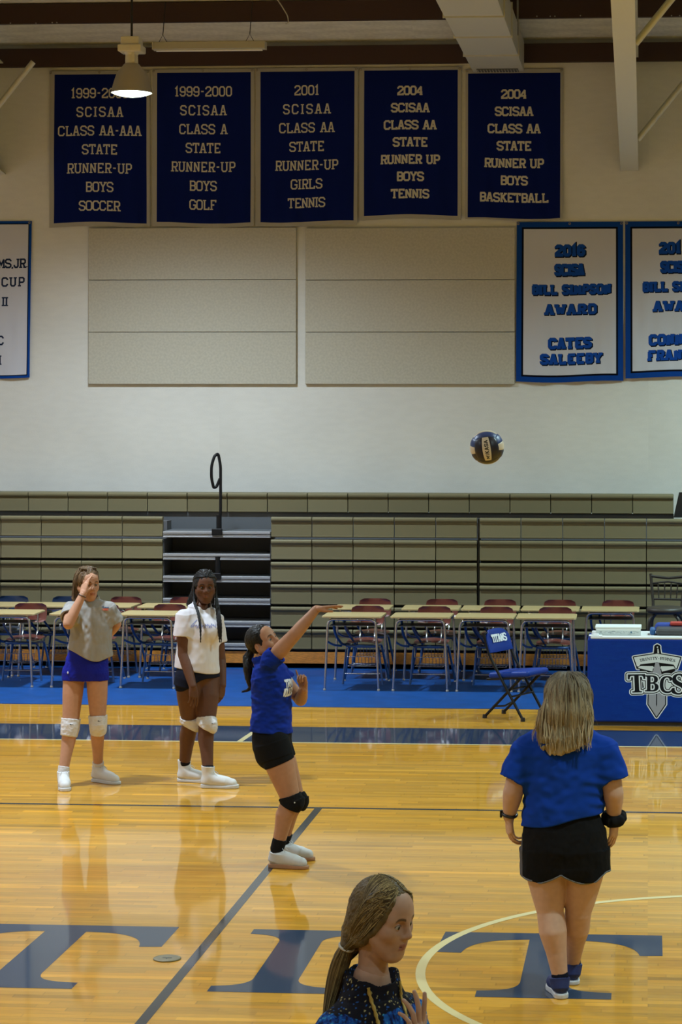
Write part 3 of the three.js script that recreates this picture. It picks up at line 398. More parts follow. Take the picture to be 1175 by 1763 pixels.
  const q0 = pos(1027), q1 = pos(1104), pr = canvas(512, 96, (x, W, H) => { x.fillStyle = '#c9d2cf'; x.fillRect(0, 0, W, H); x.fillStyle = '#e8eeea'; x.fillRect(0, 0, W, 26); x.fillStyle = '#7d8c90'; for (let i = 0; i < 46; i++) x.fillRect(20 + rnd() * 460, 34 + rnd() * 48, rr(6, 40), rr(2, 5)); x.fillStyle = '#3d6a86'; x.fillRect(398, 40, 18, 26); x.fillStyle = '#222'; x.fillRect(50, 44, 10, 14); });
  const bx = thing('carton', 'flat white printed carton lying on the scorer table', 'carton', [(q0 + q1) / 2, T, z - .26]); part('box', rbox(q1 - q0, .068, .26, .004, 0, .034, 0), mat(lin(.62, .66, .64), .6), bx); const lb = new THREE.PlaneGeometry(q1 - q0 - .01, .058); lb.translate(0, .032, .1312); part('printed_label', lb, mat(0xffffff, .6, { map: pr }), bx); part('lid', rbox(q1 - q0 + .012, .018, .272, .005, 0, .068, 0), mat(lin(.68, .72, .69), .6), bx);
  single('paper_stack', [rbox(.12, .006, .1, .002, q0 - .0, T + .004, z - .07), rbox(.06, .012, .06, .003, q0 - .0, T + .012, z - .07)], mat(lin(.75, .77, .76), .7), 'white papers at the corner of the scorer table', 'paper');
  const c0 = pos(1130); const eq = thing('scoreboard_console', 'dark grey console with a rounded front lying on the scorer table', 'console', [c0, T, z - .26]); part('body', rbox(.34, .062, .26, .026, .17, .031, 0, 4), mat(lin(.05, .052, .056), .4), eq); part('strap', rbox(.05, .06, .2, .02, -.03, .03, .0), mat(lin(.02, .09, .25), .6), eq, 'blue strap at its side');
  const cp = thing('cap', 'blue and red folded cap lying behind the console on the scorer table', 'cap', [c0 + .12, T, z - .46]); part('crown', rbox(.26, .09, .12, .045, 0, .045, 0, 4), mat(lin(.02, .05, .28), .8), cp); part('panel', rbox(.18, .035, .1, .015, .1, .083, .03, 3), mat(lin(.45, .05, .035), .8), cp, 'red panel'); }
// ---------------------------------------------------------------- volleyball in flight: a cube-sphere of eighteen panels
{ const q = Z(839, 770, -13.75), R = .105, o = thing('volleyball', 'navy, blue and white volleyball flying above the players', 'ball', q);
  const cm = { w: mat(lin(.62, .56, .45), .45), n: mat(lin(.010, .011, .030), .4), b: mat(lin(.020, .050, .19), .4) };
  const faces = [[[1, 0, 0], [0, 1, 0], [0, 0, 1], 1, 'nwn'], [[0, 0, -1], [0, 1, 0], [1, 0, 0], 0, 'nwb'], [[0, 0, 1], [0, 1, 0], [-1, 0, 0], 0, 'nwb'], [[1, 0, 0], [0, 0, -1], [0, 1, 0], 0, 'bwb'], [[1, 0, 0], [0, 0, 1], [0, -1, 0], 0, 'nwn'], [[-1, 0, 0], [0, 1, 0], [0, 0, -1], 1, 'nwn']];
  for (const [U, Vv, N, vert, cols] of faces) for (let k = 0; k < 3; k++) {
    const n = 10, pos = [], idx = [], uvs = [], e = .012, a0 = -1 + k * 2 / 3 + e, a1 = -1 + (k + 1) * 2 / 3 - e;
    for (let j = 0; j <= n; j++) for (let i = 0; i <= n; i++) { const s = i / n, t = j / n, a = a0 + (a1 - a0) * s, b = (-1 + e) + (2 - 2 * e) * t, A = Math.tan((vert ? a : b) * Math.PI / 4), B = Math.tan((vert ? b : a) * Math.PI / 4); const p = V(...N).addScaledVector(V(...U), A).addScaledVector(V(...Vv), B).normalize(); const puff = 1 - .018 * Math.pow(Math.max(Math.abs(2 * s - 1), Math.abs(2 * t - 1)), 8); p.multiplyScalar(R * puff); pos.push(p.x, p.y, p.z); uvs.push(s, t); }
    const flip = V(...U).cross(V(...Vv)).dot(V(...N)) * (vert ? 1 : -1) < 0; for (let j = 0; j < n; j++) for (let i = 0; i < n; i++) { const a = j * (n + 1) + i, b = a + 1, c = a + n + 1, d = c + 1; flip ? idx.push(a, c, b, b, c, d) : idx.push(a, b, c, b, d, c); }
    const g = new THREE.BufferGeometry(); g.setAttribute('position', new THREE.Float32BufferAttribute(pos, 3)); g.setAttribute('uv', new THREE.Float32BufferAttribute(uvs, 2)); g.setIndex(idx); g.computeVertexNormals();
    let m = cm[cols[k]]; if (N[2] === 1 && k === 1) m = mat(0xffffff, .45, { map: canvas(160, 480, (x) => { x.fillStyle = '#cdc3b0'; x.fillRect(0, 0, 160, 480); x.save(); x.translate(84, 250); x.rotate(-Math.PI / 2); slab(x, 'MIKASA', 0, 0, 62, { sx: 1.15, gap: 1.5, weight: 1.6, color: '#15151a', serif: .2 }); x.restore(); }) });
    part('panel', g, m, o);
  }
  part('bladder', new THREE.SphereGeometry(R * .972, 32, 24), cm.n, o); o.rotation.set(.12, .05, .14); }
// ---------------------------------------------------------------- distance-field figures
const clamp = (v, a, b) => v < a ? a : v > b ? b : v, mix = (a, b, t) => a + (b - a) * t, sstep = (a, b, v) => { const t = clamp((v - a) / (b - a), 0, 1); return t * t * (3 - 2 * t); };
const add = (a, b, k = 1) => [a[0] + b[0] * k, a[1] + b[1] * k, a[2] + b[2] * k], sub = (a, b) => [a[0] - b[0], a[1] - b[1], a[2] - b[2]], dot = (a, b) => a[0] * b[0] + a[1] * b[1] + a[2] * b[2], crs = (a, b) => [a[1] * b[2] - a[2] * b[1], a[2] * b[0] - a[0] * b[2], a[0] * b[1] - a[1] * b[0]], len = (a) => Math.hypot(...a), nrm = (a) => { const l = len(a) || 1; return [a[0] / l, a[1] / l, a[2] / l]; }, lerp = (a, b, t) => [mix(a[0], b[0], t), mix(a[1], b[1], t), mix(a[2], b[2], t)];
// a loft: points [position, half width, half depth] along a spine; f is the direction the depth is measured in
function loft(pts, f = [0, 0, 1], flat = false) {
  const n = pts.length; let c = [0, 0, 0], R = 0; for (const p of pts) c = add(c, p[0], 1 / n); for (const p of pts) R = Math.max(R, len(sub(p[0], c)) + Math.max(p[1], p[2] ?? p[1]));
  const seg = []; for (let i = 0; i < n - 1; i++) { const d = sub(pts[i + 1][0], pts[i][0]), l = len(d), ax = nrm(d); let r = crs(ax, f); r = nrm(len(r) < 1e-4 ? crs(ax, [1, 0, 0]) : r); const g = crs(r, ax); seg.push([pts[i][0], d, l * l, ax, r, g, pts[i][1], pts[i + 1][1], pts[i][2] ?? pts[i][1], pts[i + 1][2] ?? pts[i + 1][1]]); }
  const fn = (x, y, z) => {
    let best = 1e9, bi = 0, bt = 0, raw = 0;
    for (let i = 0; i < seg.length; i++) { const s = seg[i], px = x - s[0][0], py = y - s[0][1], pz = z - s[0][2]; const t0 = (px * s[1][0] + py * s[1][1] + pz * s[1][2]) / s[2], t = t0 < 0 ? 0 : t0 > 1 ? 1 : t0; const dx = px - s[1][0] * t, dy = py - s[1][1] * t, dz = pz - s[1][2] * t, d = dx * dx + dy * dy + dz * dz; if (d < best) { best = d; bi = i; bt = t; raw = t0; } }
    const s = seg[bi], px = x - s[0][0] - s[1][0] * bt, py = y - s[0][1] - s[1][1] * bt, pz = z - s[0][2] - s[1][2] * bt;
    const w = mix(s[6], s[7], bt), d = mix(s[8], s[9], bt), m = Math.min(w, d), u = (px * s[4][0] + py * s[4][1] + pz * s[4][2]) / w, v = (px * s[5][0] + py * s[5][1] + pz * s[5][2]) / d, a = px * s[3][0] + py * s[3][1] + pz * s[3][2];
    if (flat) { const rad = (Math.hypot(u, v) - 1) * m, ends = (bi === 0 && raw < 0) || (bi === seg.length - 1 && raw > 1); return ends ? Math.max(rad, Math.abs(a)) : rad; }
    return (Math.hypot(u, v, a / m) - 1) * m;
  };
  fn.c = c; fn.R = R; return fn;
}
const tube = (pts, flat) => loft(pts.map((p) => [p[0], p[1], p[2] ?? p[1]]), [0, 0, 1], flat);
function ball(c, r) { const f = (x, y, z) => Math.hypot(x - c[0], y - c[1], z - c[2]) - r; f.c = c; f.R = r; return f; }
function ell(c, r, A = [[1, 0, 0], [0, 1, 0], [0, 0, 1]]) { const m = Math.min(...r), f = (x, y, z) => { const p = [x - c[0], y - c[1], z - c[2]]; return (Math.hypot(dot(p, A[0]) / r[0], dot(p, A[1]) / r[1], dot(p, A[2]) / r[2]) - 1) * m; }; f.c = c; f.R = Math.max(...r); return f; }
const smin = (a, b, k) => { const h = Math.max(k - Math.abs(a - b), 0) / k; return Math.min(a, b) - h * h * k * .25; }, smax = (a, b, k) => -smin(-a, -b, k);
function union(list, k = .02) {                                      // list of fn or [fn, k]
  const L = list.filter(Boolean).map((e) => Array.isArray(e) ? e : [e, k]);
  let c = [0, 0, 0], R = 0; for (const [f] of L) c = add(c, f.c, 1 / L.length); for (const [f] of L) R = Math.max(R, len(sub(f.c, c)) + f.R);
  const u = (x, y, z) => { let d = 1e3; for (let i = 0; i < L.length; i++) { const f = L[i][0], kk = L[i][1]; if (Math.hypot(x - f.c[0], y - f.c[1], z - f.c[2]) - f.R > d + kk) continue; d = d > 100 ? f(x, y, z) : smin(d, f(x, y, z), kk); } if (d > 100) { d = 1e3; for (const [f] of L) d = Math.min(d, Math.hypot(x - f.c[0], y - f.c[1], z - f.c[2]) - f.R + .02); } return d; };
  u.c = c; u.R = R; return u;
}
function mod(f, g, grow = .02) { const h = (x, y, z) => g(f(x, y, z), x, y, z); h.c = f.c; h.R = f.R + grow; return h; }
const cut = (f, p, n, k = .006) => mod(f, (d, x, y, z) => smax(d, (x - p[0]) * n[0] + (y - p[1]) * n[1] + (z - p[2]) * n[2], k), 0);   // keeps what lies behind the plane
const carve = (f, g, k = .006) => mod(f, (d, x, y, z) => smax(d, -g(x, y, z), k), 0);
function nets(f, h, color, bounds) {                                // naive surface nets, blocks without surface skipped
  const lo = bounds ? bounds[0] : f.c.map((v) => v - f.R - 2 * h), hi = bounds ? bounds[1] : f.c.map((v) => v + f.R + 2 * h), B = 8, N = [0, 1, 2].map((i) => Math.ceil((hi[i] - lo[i]) / h / B) * B + 1), [nx, ny, nz] = N, sx = 1, sy = nx, sz = nx * ny, F = new Float32Array(nx * ny * nz).fill(1), half = B * h * .5 * 1.7321 * 1.25 + h;
  const live = [];
  for (let bz = 0; bz < nz - 1; bz += B) for (let by = 0; by < ny - 1; by += B) for (let bx = 0; bx < nx - 1; bx += B) {
    const d = f(lo[0] + (bx + B / 2) * h, lo[1] + (by + B / 2) * h, lo[2] + (bz + B / 2) * h); const on = Math.abs(d) < half; if (on) live.push([bx, by, bz]);
    for (let z = bz; z <= bz + B; z++) for (let y = by; y <= by + B; y++) { let i = z * sz + y * sy + bx; for (let x = bx; x <= bx + B; x++, i++) { if (on) { if (F[i] === 1 || F[i] === -1) F[i] = f(lo[0] + x * h, lo[1] + y * h, lo[2] + z * h); } else if (F[i] === 1) F[i] = d > 0 ? 1 : -1; } }
  }
  const pos = [], idx = [], vid = new Map(), C = [[0, 0, 0], [1, 0, 0], [0, 1, 0], [1, 1, 0], [0, 0, 1], [1, 0, 1], [0, 1, 1], [1, 1, 1]], E = [[0, 1], [2, 3], [4, 5], [6, 7], [0, 2], [1, 3], [4, 6], [5, 7], [0, 4], [1, 5], [2, 6], [3, 7]];
  for (const [bx, by, bz] of live) for (let z = bz; z < bz + B; z++) for (let y = by; y < by + B; y++) for (let x = bx; x < bx + B; x++) {
    const i = z * sz + y * sy + x; let m = 0; const v = []; for (let k = 0; k < 8; k++) { const q = F[i + C[k][0] + C[k][1] * sy + C[k][2] * sz]; v.push(q); if (q < 0) m |= 1 << k; } if (m === 0 || m === 255) continue;
    let n = 0, px = 0, py = 0, pz = 0; for (const [a, b] of E) { if ((v[a] < 0) === (v[b] < 0)) continue; const t = v[a] / (v[a] - v[b]); px += mix(C[a][0], C[b][0], t); py += mix(C[a][1], C[b][1], t); pz += mix(C[a][2], C[b][2], t); n++; }
    vid.set(i, pos.length / 3); pos.push(lo[0] + (x + px / n) * h, lo[1] + (y + py / n) * h, lo[2] + (z + pz / n) * h);
  }
  const quad = (a, b, c, d, flip) => { const A = vid.get(a), Bq = vid.get(b), Cq = vid.get(c), D = vid.get(d); if (A === undefined || Bq === undefined || Cq === undefined || D === undefined) return; flip ? idx.push(A, Bq, Cq, A, Cq, D) : idx.push(A, Cq, Bq, A, D, Cq); };
  for (const [bx, by, bz] of live) for (let z = bz; z < bz + B; z++) for (let y = by; y < by + B; y++) for (let x = bx; x < bx + B; x++) {
    const i = z * sz + y * sy + x, s = F[i] < 0;
    if (y && z && (F[i + 1] < 0) !== s) quad(i, i - sy, i - sy - sz, i - sz, s); if (x && z && (F[i + sy] < 0) !== s) quad(i, i - sz, i - sz - 1, i - 1, s); if (x && y && (F[i + sz] < 0) !== s) quad(i, i - 1, i - 1 - sy, i - sy, s);
  }
  const n = pos.length / 3, nor = new Float32Array(n * 3), e = h * .6, col = color && new Float32Array(n * 3);
  for (let k = 0; k < n; k++) { const x = pos[3 * k], y = pos[3 * k + 1], z = pos[3 * k + 2]; let a = f(x + e, y, z) - f(x - e, y, z), b = f(x, y + e, z) - f(x, y - e, z), c = f(x, y, z + e) - f(x, y, z - e); const l = Math.hypot(a, b, c) || 1; nor[3 * k] = a / l; nor[3 * k + 1] = b / l; nor[3 * k + 2] = c / l; if (col) { const q = color(x, y, z, a / l, b / l, c / l); col[3 * k] = q[0]; col[3 * k + 1] = q[1]; col[3 * k + 2] = q[2]; } }
  const g = new THREE.BufferGeometry(); g.setAttribute('position', new THREE.Float32BufferAttribute(pos, 3)); g.setAttribute('normal', new THREE.BufferAttribute(nor, 3)); if (col) g.setAttribute('color', new THREE.BufferAttribute(col, 3)); g.setIndex(idx); return g;
}
// a print that follows a surface: a grid dropped along -n onto the field
function decal(f, at, n, up, w, h, nu, nv, reach = .2, lift = .0022) {
  const r = nrm(crs(up, n)), u = nrm(crs(n, r)), pos = [], uv = [], idx = [];
  for (let j = 0; j <= nv; j++) for (let i = 0; i <= nu; i++) { let p = add(add(add(at, r, (i / nu - .5) * w), u, (j / nv - .5) * h), n, reach), t = 0; for (let k = 0; k < 90 && t < 2 * reach; k++) { const d = f(p[0] - n[0] * t, p[1] - n[1] * t, p[2] - n[2] * t) - lift; if (d < 2e-4) break; t += Math.max(d * .7, 2e-4); } p = add(p, n, -t); pos.push(...p); uv.push(i / nu, j / nv); }
  for (let j = 0; j < nv; j++) for (let i = 0; i < nu; i++) { const a = j * (nu + 1) + i, b = a + 1, c = a + nu + 1, d = c + 1; idx.push(a, b, c, b, d, c); }
  const g = new THREE.BufferGeometry(); g.setAttribute('position', new THREE.Float32BufferAttribute(pos, 3)); g.setAttribute('uv', new THREE.Float32BufferAttribute(uv, 2)); g.setIndex(idx); g.computeVertexNormals(); return g;
}
const printMat = (w, h, draw) => mat(0xffffff, .8, { map: canvas(w, h, (x) => { x.clearRect(0, 0, w, h); draw(x); }), transparent: true, side: THREE.DoubleSide });
// head: c between the ears at eye height, F forward, U up (unit, square); returns field, colour and eye balls
function head(c, F, U, s, skin, o = {}) {
  F = nrm(F); const Rt = nrm(crs(U, F)); U = nrm(crs(F, Rt)); const A = [Rt, U, F], P = (x, y, z) => [0, 1, 2].map((i) => c[i] + s * (Rt[i] * x + U[i] * y + F[i] * z)), S = (x, y, z, r) => ball(P(x, y, z), r * s), cap = (a, b, ra, rb) => tube([[P(...a), ra * s], [P(...b), rb * s]]), k = .02 * s;
  const parts = [ell(P(0, .034, -.012), [.074 * s, .088 * s, .092 * s], A), [ell(P(0, -.04, .03), [.056 * s, .072 * s, .056 * s], A), .035 * s], [S(0, -.1, .064, .017), .026 * s], [ell(P(0, .045, .045), [.058 * s, .05 * s, .046 * s], A), .03 * s], [ell(P(0, -.054, .054), [.034 * s, .036 * s, .033 * s], A), .03 * s]];
  for (const q of [-1, 1]) { parts.push([cap([q * .06, -.035, .0], [q * .02, -.1, .055], .018, .015), .03 * s], [S(q * .043, -.018, .058, .021), .03 * s], [cap([q * .046, .024, .066], [q * .012, .022, .082], .009, .008), .02 * s], [S(q * .0115, -.029, .091, .0085), .008 * s]); }
  parts.push([cap([0, .016, .084], [0, -.022, .103], .0085, .0115), .014 * s], [cap([-.021, -.0585, .0765], [0, -.056, .0875], .0042, .0056), .008 * s], [cap([.021, -.0585, .0765], [0, -.056, .0875], .0042, .0056), .008 * s], [cap([-.015, -.067, .078], [.015, -.067, .078], .0055, .0055), .008 * s], [S(0, -.0675, .0835, .006), .009 * s]);
  if (o.neck !== false) parts.push([tube([[P(0, -.06, -.022), .05 * s], [o.neckTo ? lerp(P(0, -.06, -.022), o.neckTo, .6) : P(0, -.14, -.03), .047 * s], [o.neckTo || P(0, -.2, -.035), .055 * s]]), .02 * s]);
  let f = union(parts, k);
  const eyes = [-1, 1].map((q) => P(q * .031, .004, .0735));
  f = carve(f, union([S(-.031, .006, .091, .0155), S(.031, .006, .091, .0155)], .004), .014 * s); f = carve(f, cap([-.019, -.0615, .088], [.019, -.0615, .088], .0016, .0016), .004 * s);
  f = union([f, ...eyes.map((e, i) => [carve(ball(e, .0128 * s), ell(P((i ? 1 : -1) * .031, .0035, .088), [.0150 * s, (o.lid ?? .0046) * s, .0140 * s], A), .002), .004 * s])], .004);
  if (o.ears !== false) for (const q of [-1, 1]) f = union([f, [carve(ell(P(q * .074, -.004, -.012), [.009 * s, .03 * s, .018 * s], [nrm(add(Rt, F, q * -.35)), U, nrm(add(F, Rt, q * .35))]), ell(P(q * .082, .0, -.008), [.007 * s, .018 * s, .009 * s], A), .004), .008 * s]], .01);
  const lc = (x, y, z) => { const p = [x - c[0], y - c[1], z - c[2]]; return [dot(p, Rt) / s, dot(p, U) / s, dot(p, F) / s]; };
  const color = (x, y, z) => {
    const [a, b, d] = lc(x, y, z), w = 1 + n3(x * 40, y * 40, z * 40) * .05; let q = skin.map((v) => v * w); const ax = Math.abs(a);
    if (d > .07 && ax < .022 && b < -.05 && b > -.075) { const t = sstep(.024, .018, ax) * sstep(-.0755, -.071, b) * sstep(-.0495, -.053, b); q = lerp(q, o.lips || [skin[0] * .8, skin[1] * .5, skin[2] * .5], t * .8); }
    const by = .0275 + .004 * Math.sin((ax - .014) / .034 * Math.PI) - (ax > .04 ? (ax - .04) * .5 : 0); if (d > .045 && ax > .013 && ax < .05) { const t = sstep(.0058, .003, Math.abs(b - by)) * sstep(.012, .016, ax) * sstep(.051, .045, ax); q = lerp(q, o.brow || [.05, .03, .02], t * .85); }
    if (d > .06) for (const e of [-1, 1]) { const er = Math.hypot(a - e * .031, (b - .004) * 1.9); if (b > .004 && er > .0105 && er < .0165 && (o.lash ?? 1)) q = lerp(q, [.02, .014, .01], .75 * sstep(.0168, .0145, er)); }
    return q;
  };
  const eg = eyes.map((e) => { const g = new THREE.SphereGeometry(.0118 * s, 20, 16), p = g.attributes.position, cl = [], gz = nrm(add(F, o.gaze || [0, 0, 0])); for (let i = 0; i < p.count; i++) { const d = dot(nrm([p.getX(i), p.getY(i), p.getZ(i)]), gz); cl.push(...(d > .94 ? [.008, .007, .006] : d > .80 ? (o.iris || [.05, .035, .02]) : (o.white || [.42, .39, .36]))); } g.setAttribute('color', new THREE.Float32BufferAttribute(cl, 3)); g.deleteAttribute('uv'); g.translate(...add(e, F, .0006 * s)); return g; });
  return { f, color, eyes: eg, P, A, lc, s, geo: (h) => [nets(f, h, color), ...eg] };
}
// hand: wrist, d along the fingers, n out of the palm, side +1/-1 puts the thumb at +-(d x n); curl per finger, index first
function hand(w, d, n, side, o = {}) {
  d = nrm(d); n = nrm(add(n, d, -dot(n, d))); const s = crs(d, n).map((v) => v * side), k = o.size || 1, P = (a, l, q) => [0, 1, 2].map((i) => w[i] + k * (d[i] * a + s[i] * l + n[i] * q)), fat = (o.fat || 1) * k;
  const curl = o.curl || [.25, .3, .35, .4], spread = o.spread ?? .06, F = [[.088, .027, [.043, .026, .021], .0086], [.092, .008, [.047, .029, .022], .0088], [.087, -.011, [.043, .027, .021], .0083], [.078, -.028, [.034, .021, .018], .0074]];
  const palm = [], fing = [];
  F.forEach(([a, l, L, r], i) => {
    palm.push([tube([[P(.004, l * .55, 0), .0135 * fat], [P(a * .55, l * .9, -.001), .0125 * fat], [P(a - .004, l, 0), .0102 * fat]]), .014 * k]);
    let p = P(a - .006, l, 0), an = 0; const c = Array.isArray(curl[i]) ? curl[i] : [curl[i] * .7, curl[i], curl[i] * .7], sp = (1.2 - i * .85) * spread, pts = [[p, r * fat * 1.05]];
    for (let j = 0; j < 3; j++) { an += c[j]; const dir = nrm([0, 1, 2].map((q) => (d[q] * Math.cos(sp) + s[q] * Math.sin(sp)) * Math.cos(an) + n[q] * Math.sin(an))); p = add(p, dir, L[j] * k); pts.push([p, r * fat * [.95, .86, .72][j]]); }
    fing.push([tube(pts), .003 * k]);
  });
  const t = o.thumb || [.62, .70, .35], td = nrm([0, 1, 2].map((i) => d[i] * t[0] + s[i] * t[1] + n[i] * t[2])), te = nrm([0, 1, 2].map((i) => d[i] * (t[0] + .35) + s[i] * (t[1] - .25) + n[i] * t[2])); const b0 = P(.018, .018, .004), b1 = add(b0, td, .042 * k), b2 = add(b1, te, .032 * k), b3 = add(b2, te, .024 * k);
  palm.push([tube([[b0, .0145 * fat], [b1, .0125 * fat]]), .014 * k]); fing.push([tube([[b1, .0118 * fat], [b2, .0098 * fat], [b3, .0078 * fat]]), .004 * k]);
  if (o.arm) palm.push([tube([[o.arm, o.armR], [P(-.01, 0, 0), .0255 * k * (o.wrist || 1), .021 * k * (o.wrist || 1)], [P(.014, 0, 0), .022 * k]]), .014 * k]);
  return union([union(palm, .012 * k), ...fing], .003);
}
const skinFn = (skin) => (x, y, z) => { const w = 1 + n3(x * 30, y * 30, z * 30) * .05 + n3(x * 8, y * 8, z * 8) * .04; return [skin[0] * w, skin[1] * w, skin[2] * w]; };
const skinMat = mat(0xffffff, .52, { vertexColors: true, specularIntensity: .5 }), fabric = (c, o = {}) => mat(c, .9, { specularIntensity: .25, ...o });
const hairMat = mat(0xffffff, .5, { vertexColors: true, specularIntensity: .45 });
// shoe: heel and toe on the floor
function shoe(o, name, heel, toe, ankle, colors, { L = .27, wide = 1, high = .11, collar = .0475 } = {}, label) {
  const f = nrm([toe[0] - heel[0], 0, toe[2] - heel[2]]), s = [-f[2], 0, f[0]], g = [heel[0], 0, heel[2]], P = (a, y, l = 0) => [0, 1, 2].map((i) => g[i] + f[i] * a + s[i] * l + (i === 1 ? y : 0)), k = L / .27, top = [ankle[0] * .7 + P(.055 * k, 0)[0] * .3, high, ankle[2] * .7 + P(.055 * k, 0)[2] * .3];
  let up = union([tube([[P(.038 * k, .05), .034 * wide], [P(.12 * k, .047), .036 * wide], [P(.18 * k, .042), .039 * wide], [P(.225 * k, .036), .033 * wide]]), [loft([[P(.045 * k, .05), .034, .036], [top, collar, collar + .003]], f, true), .03], [loft([[P(.075 * k, .088), .03, .024], [P(.125 * k, .072), .029, .022], [P(.17 * k, .056), .027, .018]], [0, 1, 0]), .04]], .035);
  up = cut(up, P(0, .014), [0, -1, 0], .004); up = carve(up, tube([[add(top, [0, -.015, 0]), collar - .012], [add(top, [0, .06, 0]), collar - .006]], true), .004);
  const m = part(name, nets(up, .0055), colors.upper, o, label);
  const a = P(.036 * k, 0), b = P(.1 * k, 0, 0), c = P(.195 * k, 0), e = P(.235 * k, 0); const plan = loft([[a, .038 * wide], [b, .034 * wide], [c, .046 * wide], [e, .036 * wide]].map((p) => [p[0], p[1], 1]), [0, 1, 0]);
  const sole = (x, y, z) => { let d = 1e3; const T = [[a, .0365], [b, .034], [c, .0445], [e, .0365]]; for (let i = 0; i < 3; i++) { const A = T[i][0], D = sub(T[i + 1][0], A), px = x - A[0], pz = z - A[2], t = clamp((px * D[0] + pz * D[2]) / (D[0] * D[0] + D[2] * D[2]), 0, 1); d = Math.min(d, Math.hypot(px - D[0] * t, pz - D[2] * t) - mix(T[i][1], T[i + 1][1], t) * wide); } const th = .026 + .004 * Math.cos((x * f[0] + z * f[2]) * 20); return smax(d, Math.abs(y - th / 2) - th / 2, .006); };
  sole.c = P(.135 * k, .015); sole.R = .2 * k; part('sole', nets(sole, .0045, null, [add(sole.c, [-.2 * k, -.03, -.2 * k]), add(sole.c, [.2 * k, .035, .2 * k])]), colors.sole, m);
  const la = []; for (let i = 0; i < 4; i++) { const x = (.09 + i * .02) * k, y = .110 - i * .0085; la.push(sweep([P(x, y - .012, -.026), P(x + .006, y + .004, 0), P(x, y - .012, .026)], .0032, 5)); } la.push(sweep([P(.088 * k, .114, 0), P(.1 * k, .124, .02), P(.12 * k, .104, .03)], .0026, 5), sweep([P(.088 * k, .114, 0), P(.1 * k, .124, -.02), P(.12 * k, .104, -.03)], .0026, 5)); part('laces', la, colors.laces || colors.upper, m);
  return m;
}
// hair strands lying on a field: root, direction of growth, length; the path hugs the field then hangs
function strands(list, f, { seg = 12, r = .0016, gap = .002, hang = 1 } = {}) {
  const gs = []; for (const [p0, d0, L, col] of list) { let p = p0, d = nrm(d0); const pts = [p], st = L / seg; for (let i = 0; i < seg; i++) { d = nrm(add(d, [0, -1, 0], .16 * hang)); p = add(p, d, st); const e = .004, v = f(...p) - gap; if (v < .06) { const g = nrm([f(p[0] + e, p[1], p[2]) - f(p[0] - e, p[1], p[2]), f(p[0], p[1] + e, p[2]) - f(p[0], p[1] - e, p[2]), f(p[0], p[1], p[2] + e) - f(p[0], p[1], p[2] - e)]); p = add(p, g, -v * (v < 0 ? 1 : v < .012 ? .7 : .35)); d = nrm(sub(p, pts[pts.length - 1])); } pts.push(p); } gs.push(sweep(pts, (t) => r * (1 - .75 * t * t), 3, false, col)); }
  return gs;
}
// ---------------------------------------------------------------- people
function figure(label, base, group) { const o = thing('person', label, 'person', base); o.J = (px, py, dz = 0) => sub(Z(px, py, base[2] + dz), base); o.Gr = (px, py) => sub(G(px, py), base); return o; }
const arm = (s, e, w, r) => tube([[s, r[0] * .72], [lerp(s, e, .2), r[1] * .86], [lerp(s, e, .45), r[1]], [lerp(s, e, .9), r[2]], [e, r[2]], [lerp(e, w, .28), r[3]], [w, r[4]]]);
const leg = (h, k, a, r, back = [0, 0, 0]) => tube([[h, r[0]], [lerp(h, k, .4), r[1]], [lerp(h, k, .82), r[2]], [k, r[3]], [add(lerp(k, a, .3), back), r[4]], [add(lerp(k, a, .6), back, .4), mix(r[4], r[5], .55)], [a, r[5]], [add(a, [0, -.05, 0]), r[5]]]);
const folds = (f, amp, k = 0, dir = [9, 5, 9]) => mod(f, (d, x, y, z) => d + amp * (-.6 + n3(x * dir[0] + k, y * dir[1], z * dir[2]) + .5 * n3(x * dir[0] * 2.3, y * dir[1] * 2.6 + k, z * dir[2] * 2.3)), amp * 2);
function sleeve(a, b, ra, rb) { const d = nrm(sub(b, a)); return carve(union([ball(add(a, d, .012), ra * .9), [loft([[a, ra * .88], [lerp(a, b, .55), mix(ra, rb, .7)], [b, rb]], [0, 0, 1], true), .02]], .02), tube([[add(b, d, -.035), rb - .014], [add(b, d, .06), rb - .006]], true), .004); }
const band = (a, b, ra, rb, t0, t1, grow = .008) => { const p = lerp(a, b, t0), q = lerp(a, b, t1); return loft([[p, mix(ra, rb, t0) + grow], [q, mix(ra, rb, t1) + grow]], [0, 0, 1], true); };
const wrap = (g, core, y1, y0 = -9) => union([g, [mod(core, (d, x, y, z) => Math.max(d - .007, y - y1, y0 - y), .008), .008]], .008);
const sockOf = (a, k, r0, r1, t1) => loft([[add(a, [0, -.07, 0]), r0 * .68], [add(a, [0, -.02, 0]), r0 * .93], [a, r0], [lerp(a, k, t1), mix(r0, r1, t1 * 2)]], [0, 0, 1], true);
const hemCut = (f, y) => mod(f, (d, x, yy, z) => smax(d, y(x, z) - yy, .008), 0);
const ankleOf = (h, t, y) => { const f = nrm([t[0] - h[0], 0, t[2] - h[2]]); return [h[0] + f[0] * .055, y, h[2] + f[2] * .055]; };
function hairCap(H, grow = 1, front = [.0, -.035, .098], fr = [.072, .092, .074]) { const { P, A, s } = H; return carve(ell(P(0, .040, -.016), [.083 * s * grow, .094 * s * grow, .101 * s * grow], A), ell(P(...front), fr.map((v) => v * s), A), .012); }
const streak = (c0, c1, fq = 110, fy = 9) => (x, y, z) => { const t = clamp(.5 + .55 * n3(x * fq, y * fy, z * fq) + .3 * n3(x * fq * .3, y * fy * .5, z * fq * .3), 0, 1); return lerp(c0, c1, t); };
